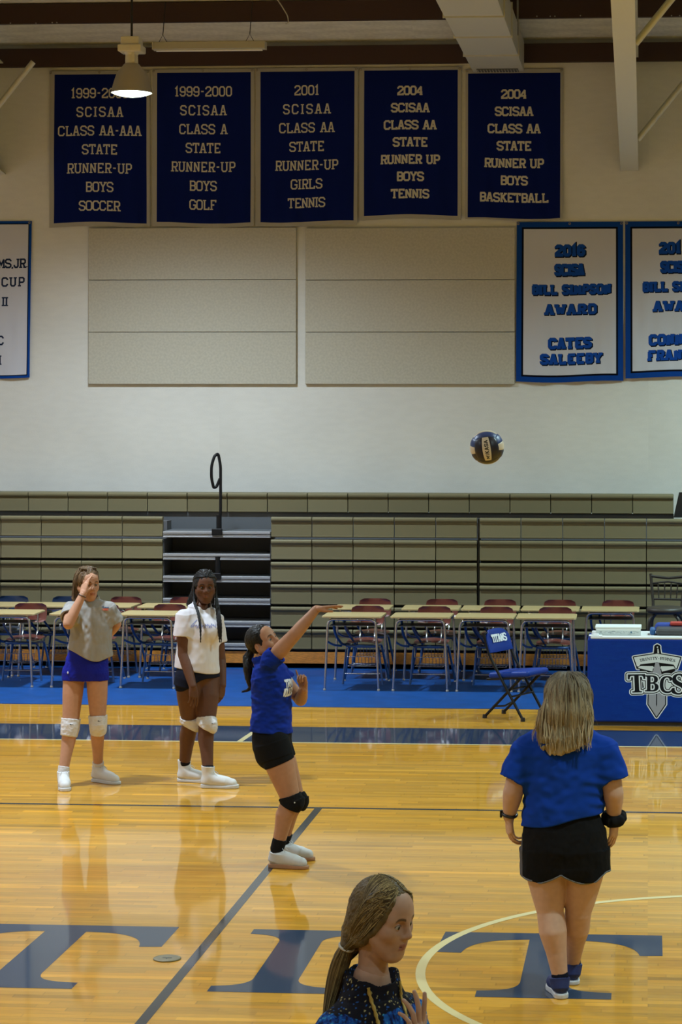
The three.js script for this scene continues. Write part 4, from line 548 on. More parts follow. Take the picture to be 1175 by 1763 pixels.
function capPath(f, c, d0, d1, n, lift = .0015) { const pts = []; for (let i = 0; i <= n; i++) { const d = nrm(lerp(d0, d1, i / n)); let t = .2; for (let k = 0; k < 40; k++) { const v = f(c[0] + d[0] * t, c[1] + d[1] * t, c[2] + d[2] * t) - lift; if (v < 3e-4) break; t -= v * .8; } pts.push(add(c, d, t)); } return pts; }
const white = fabric(lin(.60, .58, .58)), whiteShoe = { upper: mat(lin(.60, .59, .58), .6), sole: mat(lin(.55, .54, .53), .55), laces: mat(lin(.66, .65, .64), .7) };

// --- girl in a grey T-shirt shading her face
{ const o = figure('young woman in grey T-shirt and blue shorts shading her face with one hand', G(150, 1352)), J = o.J, Gr = o.Gr, skin = [.45, .235, .145], sf = skinFn(skin), f = nrm([.2, 0, 1]);
  const shR = J(123, 1047, .02), elR = J(118, 1074, .24), wrR = J(143, 1023, .19), shL = J(186, 1045, -.02), elL = J(200, 1074, -.08), wrL = J(186, 1096, -.2), hpR = J(128, 1158), hpL = J(167, 1158), knR = J(121, 1252, .03), knL = J(169, 1246), anR = ankleOf(Gr(108, 1353), Gr(114, 1366), .115), anL = ankleOf(Gr(160, 1345), Gr(207, 1351), .115);
  const H = head(J(151, 1006, .02), [.62, -.08, .78], [0, 1, .04], 1.0, skin, { neckTo: J(153, 1046, -.02), brow: [.09, .055, .03], lash: .7 });
  const tor = loft([[J(148, 1151), .145, .095], [J(150, 1140), .15, .10], [J(155, 1105), .12, .085], [J(156, 1075), .13, .09], [J(154, 1052), .115, .07], [J(154, 1042), .06, .05]], f), legs = [[leg(hpR, knR, anR, [.084, .077, .064, .056, .054, .036], [0, 0, -.012]), .012], [leg(hpL, knL, anL, [.082, .077, .062, .055, .052, .035], [-.008, 0, -.01]), .012]], core = union([tor, ...legs], .012), body = union([tor, [arm(shR, elR, wrR, [.05, .046, .042, .040, .027]), .03], [arm(shL, elL, wrL, [.05, .046, .04, .04, .027]), .03], ...legs], .03);
  const hd = hand(wrR, sub(J(149, 996, .15), wrR), [.55, -.15, -.82], -1, { arm: lerp(wrR, elR, .2), armR: .03, curl: [[.1, .25, .2], [.3, .5, .3], [.5, .75, .4], [.7, .8, .5]], spread: .09, thumb: [.75, .3, .55], size: .93 });
  const hl = hand(wrL, [-.7, .1, -.25], [0, 0, 1], 1, { arm: lerp(wrL, elL, .2), armR: .03, size: .9 });
  part('body', [nets(body, .009, sf), ...H.geo(.0034), nets(hd, .0034, sf), nets(hl, .005, sf)], skinMat, o);
  let sh = union([mod(tor, (d) => d - .008, .01), loft([[J(155, 1031), .072, .06], [J(155, 1036), .108, .072], [J(155, 1044), .137, .085], [J(156, 1062), .15, .1], [J(158, 1084), .146, .108], [J(157, 1106), .15, .112], [J(156, 1124), .16, .12], [J(157, 1142), .158, .118]], f), [sleeve(shR, lerp(shR, elR, .62), .058, .068), .035], [sleeve(shL, add(lerp(shL, elL, .85), [0, 0, .01]), .06, .068), .035]], .03);
  sh = folds(sh, .0045, 3, [11, 6, 11]); sh = mod(sh, (d, x, y, z) => d + .0032 * Math.sin((x * 1.0 + (y - 1.2) * .62) * 95) * sstep(.10, 0, Math.abs(y - 1.22)) * sstep(.16, .02, Math.abs(x + .03)), .01);
  const yl = J(121, 1117)[1], yr = J(176, 1137)[1]; sh = hemCut(sh, (x) => x < .1 ? mix(yl, yr, sstep(-.14, .1, x)) : mix(yr, yr + .03, sstep(.1, .2, x))); sh = carve(sh, tube([[J(153, 1044, -.02), .05], [J(154, 1024, .01), .066]]), .008);
  const shirt = part('shirt', nets(sh, .0062), fabric(lin(.295, .28, .262)), o);
  part('chest_print', decal(sh, J(179, 1048, .1), [0, 0, 1], [.02, 1, 0], .062, .05, 14, 10), printMat(128, 104, (x) => { x.fillStyle = '#c4553f'; x.fillRect(20, 58, 90, 34); x.fillStyle = '#9c9a97'; for (let i = 0; i < 26; i++) x.fillRect(20 + rnd() * 90, 58 + rnd() * 34, rr(3, 9), 4); x.fillStyle = '#41536e'; x.fillRect(18, 34, 94, 15); x.fillStyle = '#777f8c'; for (let i = 0; i < 8; i++) x.fillRect(18 + rnd() * 90, 34, 6, 9); x.fillStyle = '#5b6577'; x.fillRect(4, 18, 34, 10); }), shirt);
  let st = union([loft([[J(150, 1122), .13, .105], [J(150, 1140), .155, .115], [J(148, 1158), .163, .118], [J(148, 1168), .158, .112]], f), [loft([[hpR, .09], [J(127.5, 1172), .0895]], [0, 0, 1], true), .01], [loft([[hpL, .088], [J(167.5, 1171), .086]], [0, 0, 1], true), .01]], .01); st = wrap(st, core, J(0, 1112)[1]); st = mod(st, (d, x, y, z) => smax(d, J(148, 1169.5)[1] - .004 - y, .004), 0);
  st = folds(st, .0018, 8, [16, 16, 16]); const shorts = part('shorts', nets(st, .0062), fabric(lin(.008, .013, .26), { roughness: .7 }), o);
  part('logo', decal(st, J(117, 1158, .1), nrm([-.35, 0, 1]), [0, 1, 0], .046, .026, 8, 5), printMat(96, 56, (x) => { x.strokeStyle = '#d9dde6'; x.lineWidth = 9; x.beginPath(); x.arc(30, 28, 20, -1.1, 1.1); x.stroke(); x.beginPath(); x.arc(66, 28, 20, Math.PI - 1.1, Math.PI + 1.1); x.stroke(); x.fillStyle = '#d9dde6'; x.fillRect(28, 23, 40, 10); }), shorts);
  for (const [k, a, h, r0] of [[knR, anR, hpR, .06], [knL, anL, hpL, .058]]) { const up = lerp(k, h, .16), dn = lerp(k, a, .2), kp = folds(carve(union([loft([[dn, r0 + .004], [k, r0 + .011], [up, r0 + .013]], [0, 0, 1], true), [ell(add(k, [.004, 0, .035]), [.05, .065, .04]), .02]], .02), tube([[add(up, [0, -.01, 0]), r0 + .001], [add(up, [0, .06, 0]), r0 + .004]], true), .003), .0018, 5, [20, 26, 20]); const m = part('knee_pad', nets(kp, .0055), white, o);
    part('swoosh', decal(kp, add(k, [.03, .03, .06]), [.25, 0, .97], [0, 1, 0], .045, .022, 8, 4), printMat(96, 48, (x) => { x.fillStyle = '#1a1a22'; x.beginPath(); x.moveTo(8, 22); x.quadraticCurveTo(22, 44, 92, 8); x.quadraticCurveTo(34, 34, 22, 12); x.fill(); }), m); }
  for (const [a, k, hl2, to] of [[anR, knR, Gr(108, 1353), Gr(114, 1366)], [anL, knL, Gr(160, 1345), Gr(207, 1351)]]) { part('sock', nets(folds(sockOf(a, k, .042, .05, .12), .001, 2, [30, 40, 30]), .005), white, o); shoe(o, 'shoe', hl2, to, a, whiteShoe, { L: .275, wide: 1.1, high: .12 }, 'white laced court shoe'); }
  part('hair_tie', sweep([...Array(18).keys()].map((i) => { const t = i / 18 * 2 * Math.PI, d = nrm(sub(wrR, elR)), u = nrm(crs(d, [0, 0, 1])), v = crs(d, u), c = lerp(wrR, elR, .06); return add(add(c, u, Math.cos(t) * .031), v, Math.sin(t) * .031); }), .003, 6, true), M.black, o);
  const cap = hairCap(H, 1.02, [0, -.04, .098], [.07, .092, .066]); const hf = folds(union([cap, [loft([[H.P(0, .02, -.045), .078, .062], [H.P(-.012, -.06, -.07), .076, .05], [H.P(-.03, -.13, -.075), .062, .035], [H.P(-.04, -.175, -.07), .04, .018]], H.A[2]), .03]], .03), .0035, 2, [42, 6, 42]);
  const hc = streak([.045, .026, .014], [.16, .095, .045]); const list = []; for (let i = 0; i < 500; i++) { const a = rr(-2.6, 2.6), r0 = rr(.02, .07), p = H.P(Math.sin(a) * r0 * .9, .128, -Math.cos(a) * r0); const c = lerp([.05, .03, .016], [.22, .14, .07], rnd() ** 1.6); list.push([p, sub(H.P(Math.sin(a) * .12, .05, -Math.abs(Math.cos(a)) * .12 - .03), p), rr(.16, .27), c]); }
  part('hair', [nets(hf, .0045, hc), ...strands(list, hf, { r: .0017 })], hairMat, o); }

// --- girl in a white T-shirt with long black braids
{ const o = figure('young woman in white T-shirt and dark shorts with long black braids', G(352, 1351)), J = o.J, Gr = o.Gr, skin = [.105, .044, .024], sf = skinFn(skin), f = nrm([.62, 0, .78]);
  const shR = J(317, 1060, .1), elR = J(316.5, 1126, .12), wrR = J(332, 1181, .2), shL = J(371, 1063, -.13), elL = J(379.5, 1136, -.14), wrL = J(383, 1180, -.06), hpR = J(325, 1168, .07), hpL = J(356, 1168, -.05), knR = J(328, 1245, -.03), knL = J(356, 1248, .06), anR = ankleOf(Gr(306, 1345), Gr(346, 1347), .12), anL = ankleOf(Gr(346, 1356), Gr(404, 1357), .12);
  const H = head(J(353, 1011, .0), [.30, -.03, .95], [0, 1, .0], .98, skin, { neckTo: J(347, 1052, -.03), brow: [.012, .008, .007], lips: [.16, .065, .05], iris: [.015, .009, .006], lid: .0030, white: [.22, .19, .17] });
  const tor = loft([[J(340, 1162), .14, .115], [J(341, 1150), .15, .13], [J(341, 1130), .135, .125], [J(342, 1100), .135, .115], [J(344, 1074), .14, .1], [J(346, 1056), .1, .06], [J(347, 1046), .055, .05]], f), legs = [[leg(hpR, knR, anR, [.098, .095, .074, .062, .062, .04], [-.01, 0, -.012]), .012], [leg(hpL, knL, anL, [.098, .094, .072, .061, .06, .039], [-.012, 0, -.01]), .012]], core = union([tor, ...legs], .012), body = union([tor, [arm(shR, elR, wrR, [.056, .055, .046, .044, .030]), .03], [arm(shL, elL, wrL, [.054, .05, .043, .042, .03]), .03], ...legs], .03);
  const h1 = hand(wrR, [.12, -1, .05], [-.6, 0, -.8], 1, { arm: lerp(wrR, elR, .2), armR: .033, curl: [.35, .4, .45, .5], size: .98, thumb: [.8, .4, .35] }), h2 = hand(wrL, [-.12, -1, .1], [-.8, 0, -.5], -1, { arm: lerp(wrL, elL, .2), armR: .033, curl: [.4, .45, .5, .55], size: .98, thumb: [.8, .4, .35] });
  part('body', [nets(body, .009, sf), ...H.geo(.0034), nets(h1, .0038, sf), nets(h2, .0038, sf)], skinMat, o);
  let sh = union([mod(tor, (d) => d - .008, .01), loft([[J(347, 1041), .072, .06], [J(346, 1046), .105, .072], [J(346, 1055), .142, .09], [J(344, 1072), .155, .115], [J(342, 1090), .152, .13], [J(340, 1115), .155, .14], [J(339, 1138), .168, .152], [J(339, 1160), .17, .15], [J(338, 1172), .165, .145]], f), [ell(J(362, 1086, .06), [.075, .065, .07]), .09], [sleeve(shR, add(lerp(shR, elR, .53), [-.008, 0, 0]), .064, .073), .035], [sleeve(shL, lerp(shL, elL, .58), .064, .07), .035]], .03);
  sh = folds(sh, .0032, 7, [8, 5, 8]); const ya = J(302, 1148)[1], yb = J(374, 1160)[1]; sh = hemCut(sh, (x) => mix(ya, yb, sstep(-.2, .13, x))); sh = carve(sh, tube([[J(347, 1052, -.03), .053], [J(349, 1033, .02), .072]]), .008); sh = carve(sh, ball(J(355, 1051, .09), .045), .012);
  const shirt = part('shirt', nets(sh, .0062), fabric(lin(.62, .59, .62)), o);
  part('chest_print', decal(sh, J(360, 1076, .2), f, [0, 1, 0], .2, .085, 20, 8), printMat(256, 108, (x) => { x.strokeStyle = '#7f86b8'; x.lineWidth = 5; x.lineCap = 'round'; x.beginPath(); x.moveTo(14, 70); for (let i = 0; i < 60; i++) x.lineTo(14 + i * 3.8, 70 + Math.sin(i * 1.25) * 11 + Math.sin(i * .47) * 7); x.stroke(); x.lineWidth = 6; x.beginPath(); x.moveTo(22, 66); x.lineTo(82, 14); x.stroke(); x.lineWidth = 3; x.beginPath(); x.moveTo(60, 92); x.lineTo(200, 88); x.stroke(); }), shirt);
  let st = union([loft([[J(340, 1140), .15, .135], [J(339, 1160), .163, .145], [J(339, 1174), .155, .135]], f), [loft([[hpR, .104], [J(322, 1182, .07), .104]], [0, 0, 1], true), .02], [loft([[hpL, .104], [J(358, 1166, -.05), .102]], [0, 0, 1], true), .02]], .02); st = wrap(st, core, J(0, 1140)[1]); st = mod(st, (d, x, y, z) => smax(d, mix(J(0, 1184)[1], J(0, 1163)[1], sstep(-.16, .04, x)) - y, .004), 0); part('shorts', nets(st, .0065), fabric(lin(.008, .009, .018)), o);
  for (const [k, a, h, r0] of [[knR, anR, hpR, .066], [knL, anL, hpL, .065]]) { const up = lerp(k, h, .14), dn = lerp(k, a, .13), tl = k === knL ? [.03, -.05, .0] : [.03, -.04, 0]; let kp = folds(carve(union([loft([[dn, r0 + .004], [k, r0 + .012], [up, r0 + .013]], [0, 0, 1], true), [ell(add(k, [.045, -.005, .035]), [.045, .06, .045]), .02]], .02), tube([[add(up, [0, -.008, 0]), r0 + .003], [add(up, [0, .06, 0]), r0 + .006]], true), .003), .003, 9, [16, 20, 16]); kp = cut(kp, add(dn, [0, .014, 0]), nrm([-.55, -1, .0])); const m = part('knee_pad', nets(kp, .0055), white, o);
    if (k === knL) part('swoosh', decal(kp, add(k, [.06, .02, .06]), [.6, 0, .8], [0, 1, 0], .04, .02, 8, 4), printMat(96, 48, (x) => { x.fillStyle = '#1a1a22'; x.beginPath(); x.moveTo(8, 22); x.quadraticCurveTo(22, 44, 92, 8); x.quadraticCurveTo(34, 34, 22, 12); x.fill(); }), m); }
  for (const [a, k, hl2, to] of [[anR, knR, Gr(306, 1345), Gr(346, 1347)], [anL, knL, Gr(346, 1356), Gr(404, 1357)]]) { part('sock', nets(sockOf(a, k, .0415, .05, .13), .005), fabric(lin(.01, .01, .012)), o); const s = shoe(o, 'shoe', hl2, to, a, whiteShoe, { L: .29, wide: 1.1, high: .165, collar: .05 }, 'white high-top court shoe'); }
  const cap = hairCap(H, 1.04, [0, -.035, .098], [.068, .09, .072]); const hf = union([cap, [loft([[H.P(0, .02, -.05), .075, .055], [H.P(-.02, -.08, -.07), .085, .045], [H.P(-.04, -.16, -.075), .09, .03]], H.A[2]), .03]], .03), black = [.008, .0075, .008];
  const gs = [nets(folds(hf, .003, 1, [60, 20, 60]), .005, streak([.006, .006, .006], [.016, .015, .016]))];
  const braid = (pts, r) => { const c = new THREE.CatmullRomCurve3(pts.map((p) => V(...p))), n = Math.round(c.getLength() / .005), q = c.getSpacedPoints(n).map((p) => p.toArray()); gs.push(sweep(q, (t) => r * (1 - .35 * t) * (1 + .2 * Math.sin(t * n * 1.1)), 6, false, black)); };
  for (let i = 0; i < 26; i++) { const a = -.95 + i / 25 * 1.9, x = Math.sin(a) * .1; braid([H.P(x * .6, .1, -.03 - .05 * Math.cos(a)), H.P(x * .95, .02, -.06 - .04 * Math.cos(a)), H.P(x * 1.1 - .01, -.09, -.08), H.P(x * 1.15 - .02 + rr(-.01, .01), -.18, -.1 + rr(-.01, .01)), H.P(x * 1.0 - .02 + rr(-.02, .02), -.30 + rr(-.06, .02), -.12)], .006); }
  for (let i = 0; i < 3; i++) braid([H.P(-.075, .07, .0), H.P(-.085, -.02, .01), J(334 + i, 1036, .08), J(340 + i * 1.5, 1056, .17), J(344 + i, 1078, .22), J(345.5, 1098 + i * 4, .23)], .0065);
  for (let i = 0; i < 6; i++) braid([H.P(.076, .07, .0 - i * .006), H.P(.088, -.02, .0 - i * .008), J(371 + i * .8, 1036, .02 - i * .01), J(373 + i * 1.2, 1056, .06), J(375 + i * 1.3, 1078, .1), J(377 + i * .8, 1096 + (i % 3) * 5, .1)], .0065);
  for (let i = 0; i < 40; i++) { const a = rr(-1.4, 1.4); braid(capPath(cap, H.P(0, .03, -.02), sub(H.P(Math.sin(a) * .05, .09 - .015 * Math.abs(a), .075 * Math.cos(a)), H.P(0, .03, -.02)), sub(H.P(Math.sin(a) * .1, .02, -.08), H.P(0, .03, -.02)), 5, .003), .0052); }
  part('hair', gs, hairMat, o); const bd = mat(lin(.7, .68, .62), .25, { metalness: .6 }); part('earring', [...[[-.0785, -.042, -.004], [.079, -.045, 0]].map((q) => new THREE.SphereGeometry(.006, 10, 8).translate(...H.P(...q)))][0], bd, o); part('earring', sweep([H.P(.079, -.04, .005), H.P(.08, -.075, .005)], .0035, 6), bd, o);
  part('necklace', sweep([...Array(13).keys()].map((i) => { const t = (i / 12 - .5) * 2.6; return add(J(347, 1046, -.02), [Math.sin(t + .4) * .062, -.045 * Math.cos(t) + .02, Math.cos(t + .4) * .068]); }), .0022, 5), mat(lin(.5, .35, .1), .3, { metalness: .9 }), o); }

// --- girl in a blue T-shirt who has just tossed the ball
{ const o = figure('young woman in blue T-shirt and black shorts reaching up after tossing the ball', G(492, 1489)), J = o.J, Gr = o.Gr, skin = [.40, .20, .112], sf = skinFn(skin), f = nrm([1, 0, .12]);
  const shR = J(463, 1141, .15), elR = J(509, 1091, .17), wrR = J(545, 1049, .13), shL = J(468, 1143, -.17), elL = J(518, 1205, -.2), wrL = J(523, 1186, -.02), hpR = J(470, 1278, .08), hpL = J(474, 1278, -.08), knR = J(502, 1379, .09), knL = J(510, 1378, -.07), anR = ankleOf(Gr(463, 1493), Gr(528, 1496), .12), anL = ankleOf(Gr(473, 1480), Gr(533, 1481), .12);
  const H = head(J(455, 1108, .0), [.80, .44, .42], [-.42, .88, .05], .97, skin, { neckTo: J(451, 1142, -.01), brow: [.012, .009, .008], iris: [.018, .012, .009], lid: .0042 });
  const tor = loft([[J(470, 1279), .13, .1], [J(470, 1265), .145, .108], [J(469, 1230), .12, .09], [J(468, 1195), .125, .095], [J(464, 1160), .145, .095], [J(458, 1142), .10, .065], [J(453, 1134), .05, .05]], f), legs = [[leg(hpR, knR, anR, [.095, .092, .068, .058, .057, .038], [-.016, 0, 0]), .012], [leg(hpL, knL, anL, [.092, .088, .066, .056, .055, .037], [-.016, 0, 0]), .012]], core = union([tor, ...legs], .012), body = union([tor, [arm(shR, elR, wrR, [.055, .05, .042, .040, .026]), .03], [arm(shL, elL, wrL, [.05, .046, .04, .040, .026]), .03], ...legs], .03);
  const h1 = hand(wrR, sub(J(588, 1041, .12), wrR), [.15, -1, .1], -1, { arm: lerp(wrR, elR, .2), armR: .03, curl: [.08, .1, .14, .22], size: .9, spread: .03, thumb: [.85, .25, .35] });
  const h2 = hand(wrL, [-.12, 1, .12], [-.25, .0, .95], 1, { arm: lerp(wrL, elL, .25), armR: .032, curl: [[.9, 1.4, .8], [1.0, 1.4, .8], [1.0, 1.3, .8], [.05, .1, .1]], size: .86, spread: .08, thumb: [.8, .5, .5] });
  part('body', [nets(body, .009, sf), ...H.geo(.0033), nets(h1, .0036, sf), nets(h2, .0032, sf)], skinMat, o);
  let sh = union([mod(tor, (d) => d - .008, .01), loft([[J(453, 1136), .075, .06], [J(457, 1143), .13, .075], [J(463, 1160), .16, .1], [J(467, 1185), .155, .118], [J(468, 1210), .15, .12], [J(467, 1235), .158, .125], [J(466, 1262), .165, .128], [J(466, 1275), .165, .128]], f), [ell(J(484, 1178, 0), [.06, .055, .1]), .05], [sleeve(shR, lerp(shR, elR, .30), .066, .064), .05], [sleeve(shL, lerp(shL, elL, .5), .062, .066), .04]], .035);
  sh = mod(sh, (d, x, y, z) => d + .0055 * (n3(x * 5 + y * 9, y * 9 - x * 7, z * 6) + .5 * n3(x * 13 + y * 22, y * 20 - x * 12, z * 12)), .02); const ya = J(440, 1257)[1], yb = J(500, 1264)[1]; sh = hemCut(sh, (x) => mix(ya, yb, sstep(-.13, .13, x))); sh = carve(sh, tube([[J(452, 1144, -.01), .05], [J(452, 1126, .0), .064]]), .008);
  const shirt = part('shirt', nets(sh, .006), fabric(lin(.006, .026, .26)), o);
  part('chest_print', decal(sh, J(500, 1182, .01), nrm([.93, -.1, .36]), [-.02, 1, 0], .2, .115, 22, 12), printMat(384, 220, (x) => { slab(x, 'TRINITY', 192, 58, 78, { sx: .78, gap: 1.1, weight: 1.5, color: '#d9dce4', serif: .5 }); slab(x, 'VOLLEYBALL', 192, 162, 84, { sx: .58, gap: 1.1, weight: 1.5, color: '#d9dce4', serif: .4 }); }), shirt);
  let st = union([loft([[J(467, 1248), .13, .11], [J(468, 1268), .158, .122], [J(469, 1285), .16, .12], [J(470, 1296), .15, .11]], f), [loft([[hpR, .104], [J(478, 1304, .085), .102]], [0, 0, 1], true), .02], [loft([[hpL, .1], [J(482, 1303, -.08), .098]], [0, 0, 1], true), .02]], .02); st = wrap(st, core, J(0, 1240)[1]); st = mod(st, (d, x, y, z) => { const t = (x + .06) * .42; return smax(d, J(0, 1309)[1] + t - y, .004); }, 0); part('shorts', nets(st, .0062), fabric(lin(.007, .007, .008)), o);
  for (const [k, a, h, r0] of [[knR, anR, hpR, .062], [knL, anL, hpL, .06]]) { const up = lerp(k, h, .09), dn = lerp(k, a, .2); let kp = union([loft([[dn, r0 + .003], [k, r0 + .009], [up, r0 + .01]], [0, 0, 1], true), [ell(add(k, [.035, -.01, 0]), [.045, .055, .05]), .02]], .02); kp = cut(folds(kp, .0015, 4, [20, 20, 20]), add(dn, [-.03, .035, 0]), nrm([-.5, -1, 0])); const m = part('knee_pad', nets(kp, .0055), fabric(lin(.008, .008, .009)), o);
    if (k === knR) part('pad_mark', decal(kp, add(k, [.028, .002, .06]), [.35, 0, .94], [0, 1, 0], .014, .014, 3, 3), printMat(32, 32, (x) => { x.fillStyle = '#cfd3d8'; x.beginPath(); x.arc(16, 16, 11, 0, 7); x.fill(); }), m); }
  const sc = { upper: mat(lin(.52, .51, .50), .6), sole: mat(lin(.34, .17, .085), .6), laces: mat(lin(.56, .56, .56), .7) };
  for (const [a, k, hl2, to] of [[anR, knR, Gr(463, 1493), Gr(528, 1496)], [anL, knL, Gr(473, 1480), Gr(533, 1481)]]) { part('sock', nets(sockOf(a, k, .043, .05, .2), .005), fabric(lin(.009, .009, .01)), o); shoe(o, 'shoe', hl2, to, a, sc, { L: .258, wide: 1.02, high: .092 }, 'white shoe with a gum sole'); }
  const cap = hairCap(H, 1.0, [0, -.045, .095], [.069, .1, .082]); const cap2 = carve(cap, union([ell(H.P(.074, -.012, -.004), [.03, .04, .027], H.A), ell(H.P(-.074, -.012, -.004), [.03, .04, .027], H.A)], .01), .006), tie = H.P(0, .0, -.112);
  const tail = tube([[tie, .022], [add(tie, [-.025, -.05, 0]), .032], [J(427, 1150, -.01), .028], [J(429, 1170, 0), .022], [J(432, 1184, 0), .012], [J(424, 1190, 0), .006], [J(419, 1191, 0), .003]]);
  const hf = folds(union([cap2, [tail, .02]], .02), .002, 6, [50, 20, 50]), gs = [nets(hf, .0042, streak([.006, .0055, .005], [.018, .015, .012]))];
  for (let i = 0; i < 260; i++) { const a = rr(0, 6.28), c0 = H.P(0, .02, -.02), d0 = sub(H.P(Math.sin(a) * .075, .035 + .085 * Math.cos(a), Math.cos(a) > 0 ? .045 : -.02), c0); gs.push(sweep(capPath(cap2, c0, d0, sub(tie, c0), 8, .0008), .0013, 3, false, lerp([.006, .0055, .005], [.03, .026, .022], rnd() ** 2))); }
  for (let i = 0; i < 90; i++) { const q = [rr(-.02, .02), rr(-.02, .02), rr(-.02, .02)], e = rr(.5, 1); const pts = [tie, add(add(tie, [-.028, -.06, 0]), q), add(J(427, 1152, 0), q), add(J(430, 1172, 0), q, .8 * e), add(J(431, 1186, 0), q, .5 * e), add(J(420 - rr(0, 4), 1191, 0), q, .3)]; gs.push(sweep(new THREE.CatmullRomCurve3(pts.map((p) => V(...p))).getSpacedPoints(14).map((p) => p.toArray()), (t) => .0014 * (1 - .7 * t), 3, false, [.01, .009, .008])); }
  part('hair', gs, hairMat, o); part('hair_tie', sweep([...Array(14).keys()].map((i) => { const t = i / 14 * 6.283; return add(add(tie, [-.01, -.012, 0]), [Math.sin(t) * .012, Math.cos(t) * .012 + Math.sin(t) * -.01, Math.cos(t + 1.57) * .026]); }), .004, 6, true), M.black, o); }

// --- coach seen from behind, walking towards the bleachers
{ const o = figure('blonde woman in blue T-shirt and black shorts seen from behind, walking on the court', G(968, 1712)), J = o.J, Gr = o.Gr, skin = [.55, .33, .225], sf = skinFn(skin), f = [0, 0, -1];
  const shL = J(908, 1288, 0), elL = J(884, 1364, .02), wrL = J(877, 1406, -.02), shR = J(1040, 1288, 0), elR = J(1057, 1366, .02), wrR = J(1058, 1410, -.03), hpL = J(938, 1462, .0), hpR = J(1010, 1462, .0), knL = J(948, 1570, .02), knR = J(996, 1570, -.03), anL = ankleOf(Gr(969, 1721), Gr(950, 1698), .1), anR = ankleOf(Gr(987, 1697), Gr(983, 1675), .1);
  const H = head(J(979, 1203, -.03), [.05, .05, -1], [0, 1, .03], .98, skin, { neckTo: J(975, 1265, -.02) });
  const tor = loft([[J(973, 1448), .18, .115], [J(973, 1436), .185, .13], [J(972, 1400), .165, .125], [J(972, 1350), .165, .12], [J(973, 1300), .165, .11], [J(974, 1276), .12, .075], [J(975, 1258), .06, .055]], f), legs = [[leg(hpL, knL, anL, [.105, .102, .078, .066, .069, .038], [0, 0, .016]), .012], [leg(hpR, knR, anR, [.103, .1, .077, .065, .066, .037], [.0, 0, .016]), .012]], core = union([tor, ...legs], .012), body = union([tor, [arm(shL, elL, wrL, [.064, .062, .05, .047, .030]), .03], [arm(shR, elR, wrR, [.064, .062, .05, .047, .030]), .03], ...legs], .03);
  const h1 = hand(wrL, [.05, -1, -.05], [.85, 0, -.4], -1, { arm: lerp(wrL, elL, .2), armR: .034, curl: [.5, .55, .6, .65], size: .95, thumb: [.85, .35, .35] }), h2 = hand(wrR, [-.03, -1, .0], [-.85, 0, -.4], 1, { arm: lerp(wrR, elR, .2), armR: .034, curl: [.4, .45, .5, .5], size: .98, thumb: [.85, .35, .35] });
  part('body', [nets(body, .009, sf), nets(H.f, .005, H.color), ...H.eyes, nets(h1, .0036, sf), nets(h2, .0036, sf)], skinMat, o);
  let sh = union([mod(tor, (d) => d - .008, .01), loft([[J(976, 1243), .09, .075], [J(975, 1252), .135, .09], [J(974, 1266), .172, .105], [J(973, 1290), .195, .125], [J(972, 1330), .188, .138], [J(972, 1370), .184, .145], [J(970, 1400), .192, .152], [J(970, 1440), .2, .155]], f), [sleeve(shL, add(lerp(shL, elL, .72), [-.012, 0, 0]), .078, .081), .05], [sleeve(shR, add(lerp(shR, elR, .7), [.014, 0, 0]), .078, .081), .05]], .05);
  sh = mod(sh, (d, x, y, z) => d + .0045 * (n3(x * 6, y * 9, z * 6 + 4) + .6 * n3(x * 14, y * 17, z * 14)) + .004 * Math.sin((y - .9 + .25 * Math.abs(x)) * 120) * sstep(.16, .02, Math.abs(y - .99)) * sstep(.06, .2, Math.abs(x + .02)) * (n3(x * 6, y * 3, 9) * .5 + .6), .02); const ya = J(903, 1423)[1], yb = J(1040, 1396)[1]; sh = hemCut(sh, (x) => mix(ya, yb, clamp((x + .2) / .4, 0, 1)) + .006 * Math.sin(x * 22)); sh = carve(sh, tube([[J(975, 1258, -.02), .054], [J(976, 1235, -.02), .066]]), .008);
  part('shirt', nets(sh, .0062), fabric(lin(.005, .040, .30)), o);
  let st = union([loft([[J(972, 1395), .165, .135], [J(972, 1425), .2, .152], [J(973, 1460), .212, .158], [J(973, 1485), .2, .145]], f), [loft([[hpL, .118], [J(937, 1497, .0), .114], [J(936, 1512, 0), .112]], [0, 0, 1], true), .012], [loft([[hpR, .118], [J(1012, 1490, .0), .112], [J(1013, 1512, 0), .11]], [0, 0, 1], true), .012]], .03);
  const hemS = (x) => { const t = Math.abs(x + .0) / .22; return J(0, 1483)[1] - .05 * Math.sin(clamp(t, 0, 1) * 2.6) + (x < -.14 ? .012 : .0) + (x > .14 ? .03 * sstep(.14, .22, x) : 0); };
  st = mod(folds(st, .002, 6, [14, 10, 14]), (d, x, y, z) => smax(d, hemS(x) - y, .004), 0);
  const shorts = part('shorts', nets(st, .006), fabric(lin(.007, .007, .008)), o), trim = mod(mod(st, (d) => d - .0022, .003), (d, x, y, z) => smax(d, y - hemS(x) - .009, .002), 0); part('hem_piping', nets(trim, .0045), fabric(lin(.17, .17, .18)), shorts, 'grey hem piping');
  const panel = mod(mod(st, (d) => d - .0024, .003), (d, x, y, z) => smax(d, x + .19 + .02 * (y - .7), .003), 0); part('side_panel', nets(panel, .005), fabric(lin(.10, .095, .10)), shorts, 'grey side panel');
  const bl = { upper: mat(0xffffff, .7, { color: lin(.010, .022, .11) }), sole: mat(lin(.55, .55, .56), .55), laces: mat(lin(.02, .03, .12), .7) };
  for (const [a, k, hl2, to] of [[anL, knL, Gr(969, 1721), Gr(950, 1698)], [anR, knR, Gr(987, 1697), Gr(983, 1675)]]) { part('sock', nets(sockOf(a, k, .0415, .047, .05), .005), fabric(lin(.008, .009, .02)), o); shoe(o, 'shoe', hl2, to, a, bl, { L: .255, wide: 1.0, high: .09 }, 'navy blue running shoe with white sole'); }
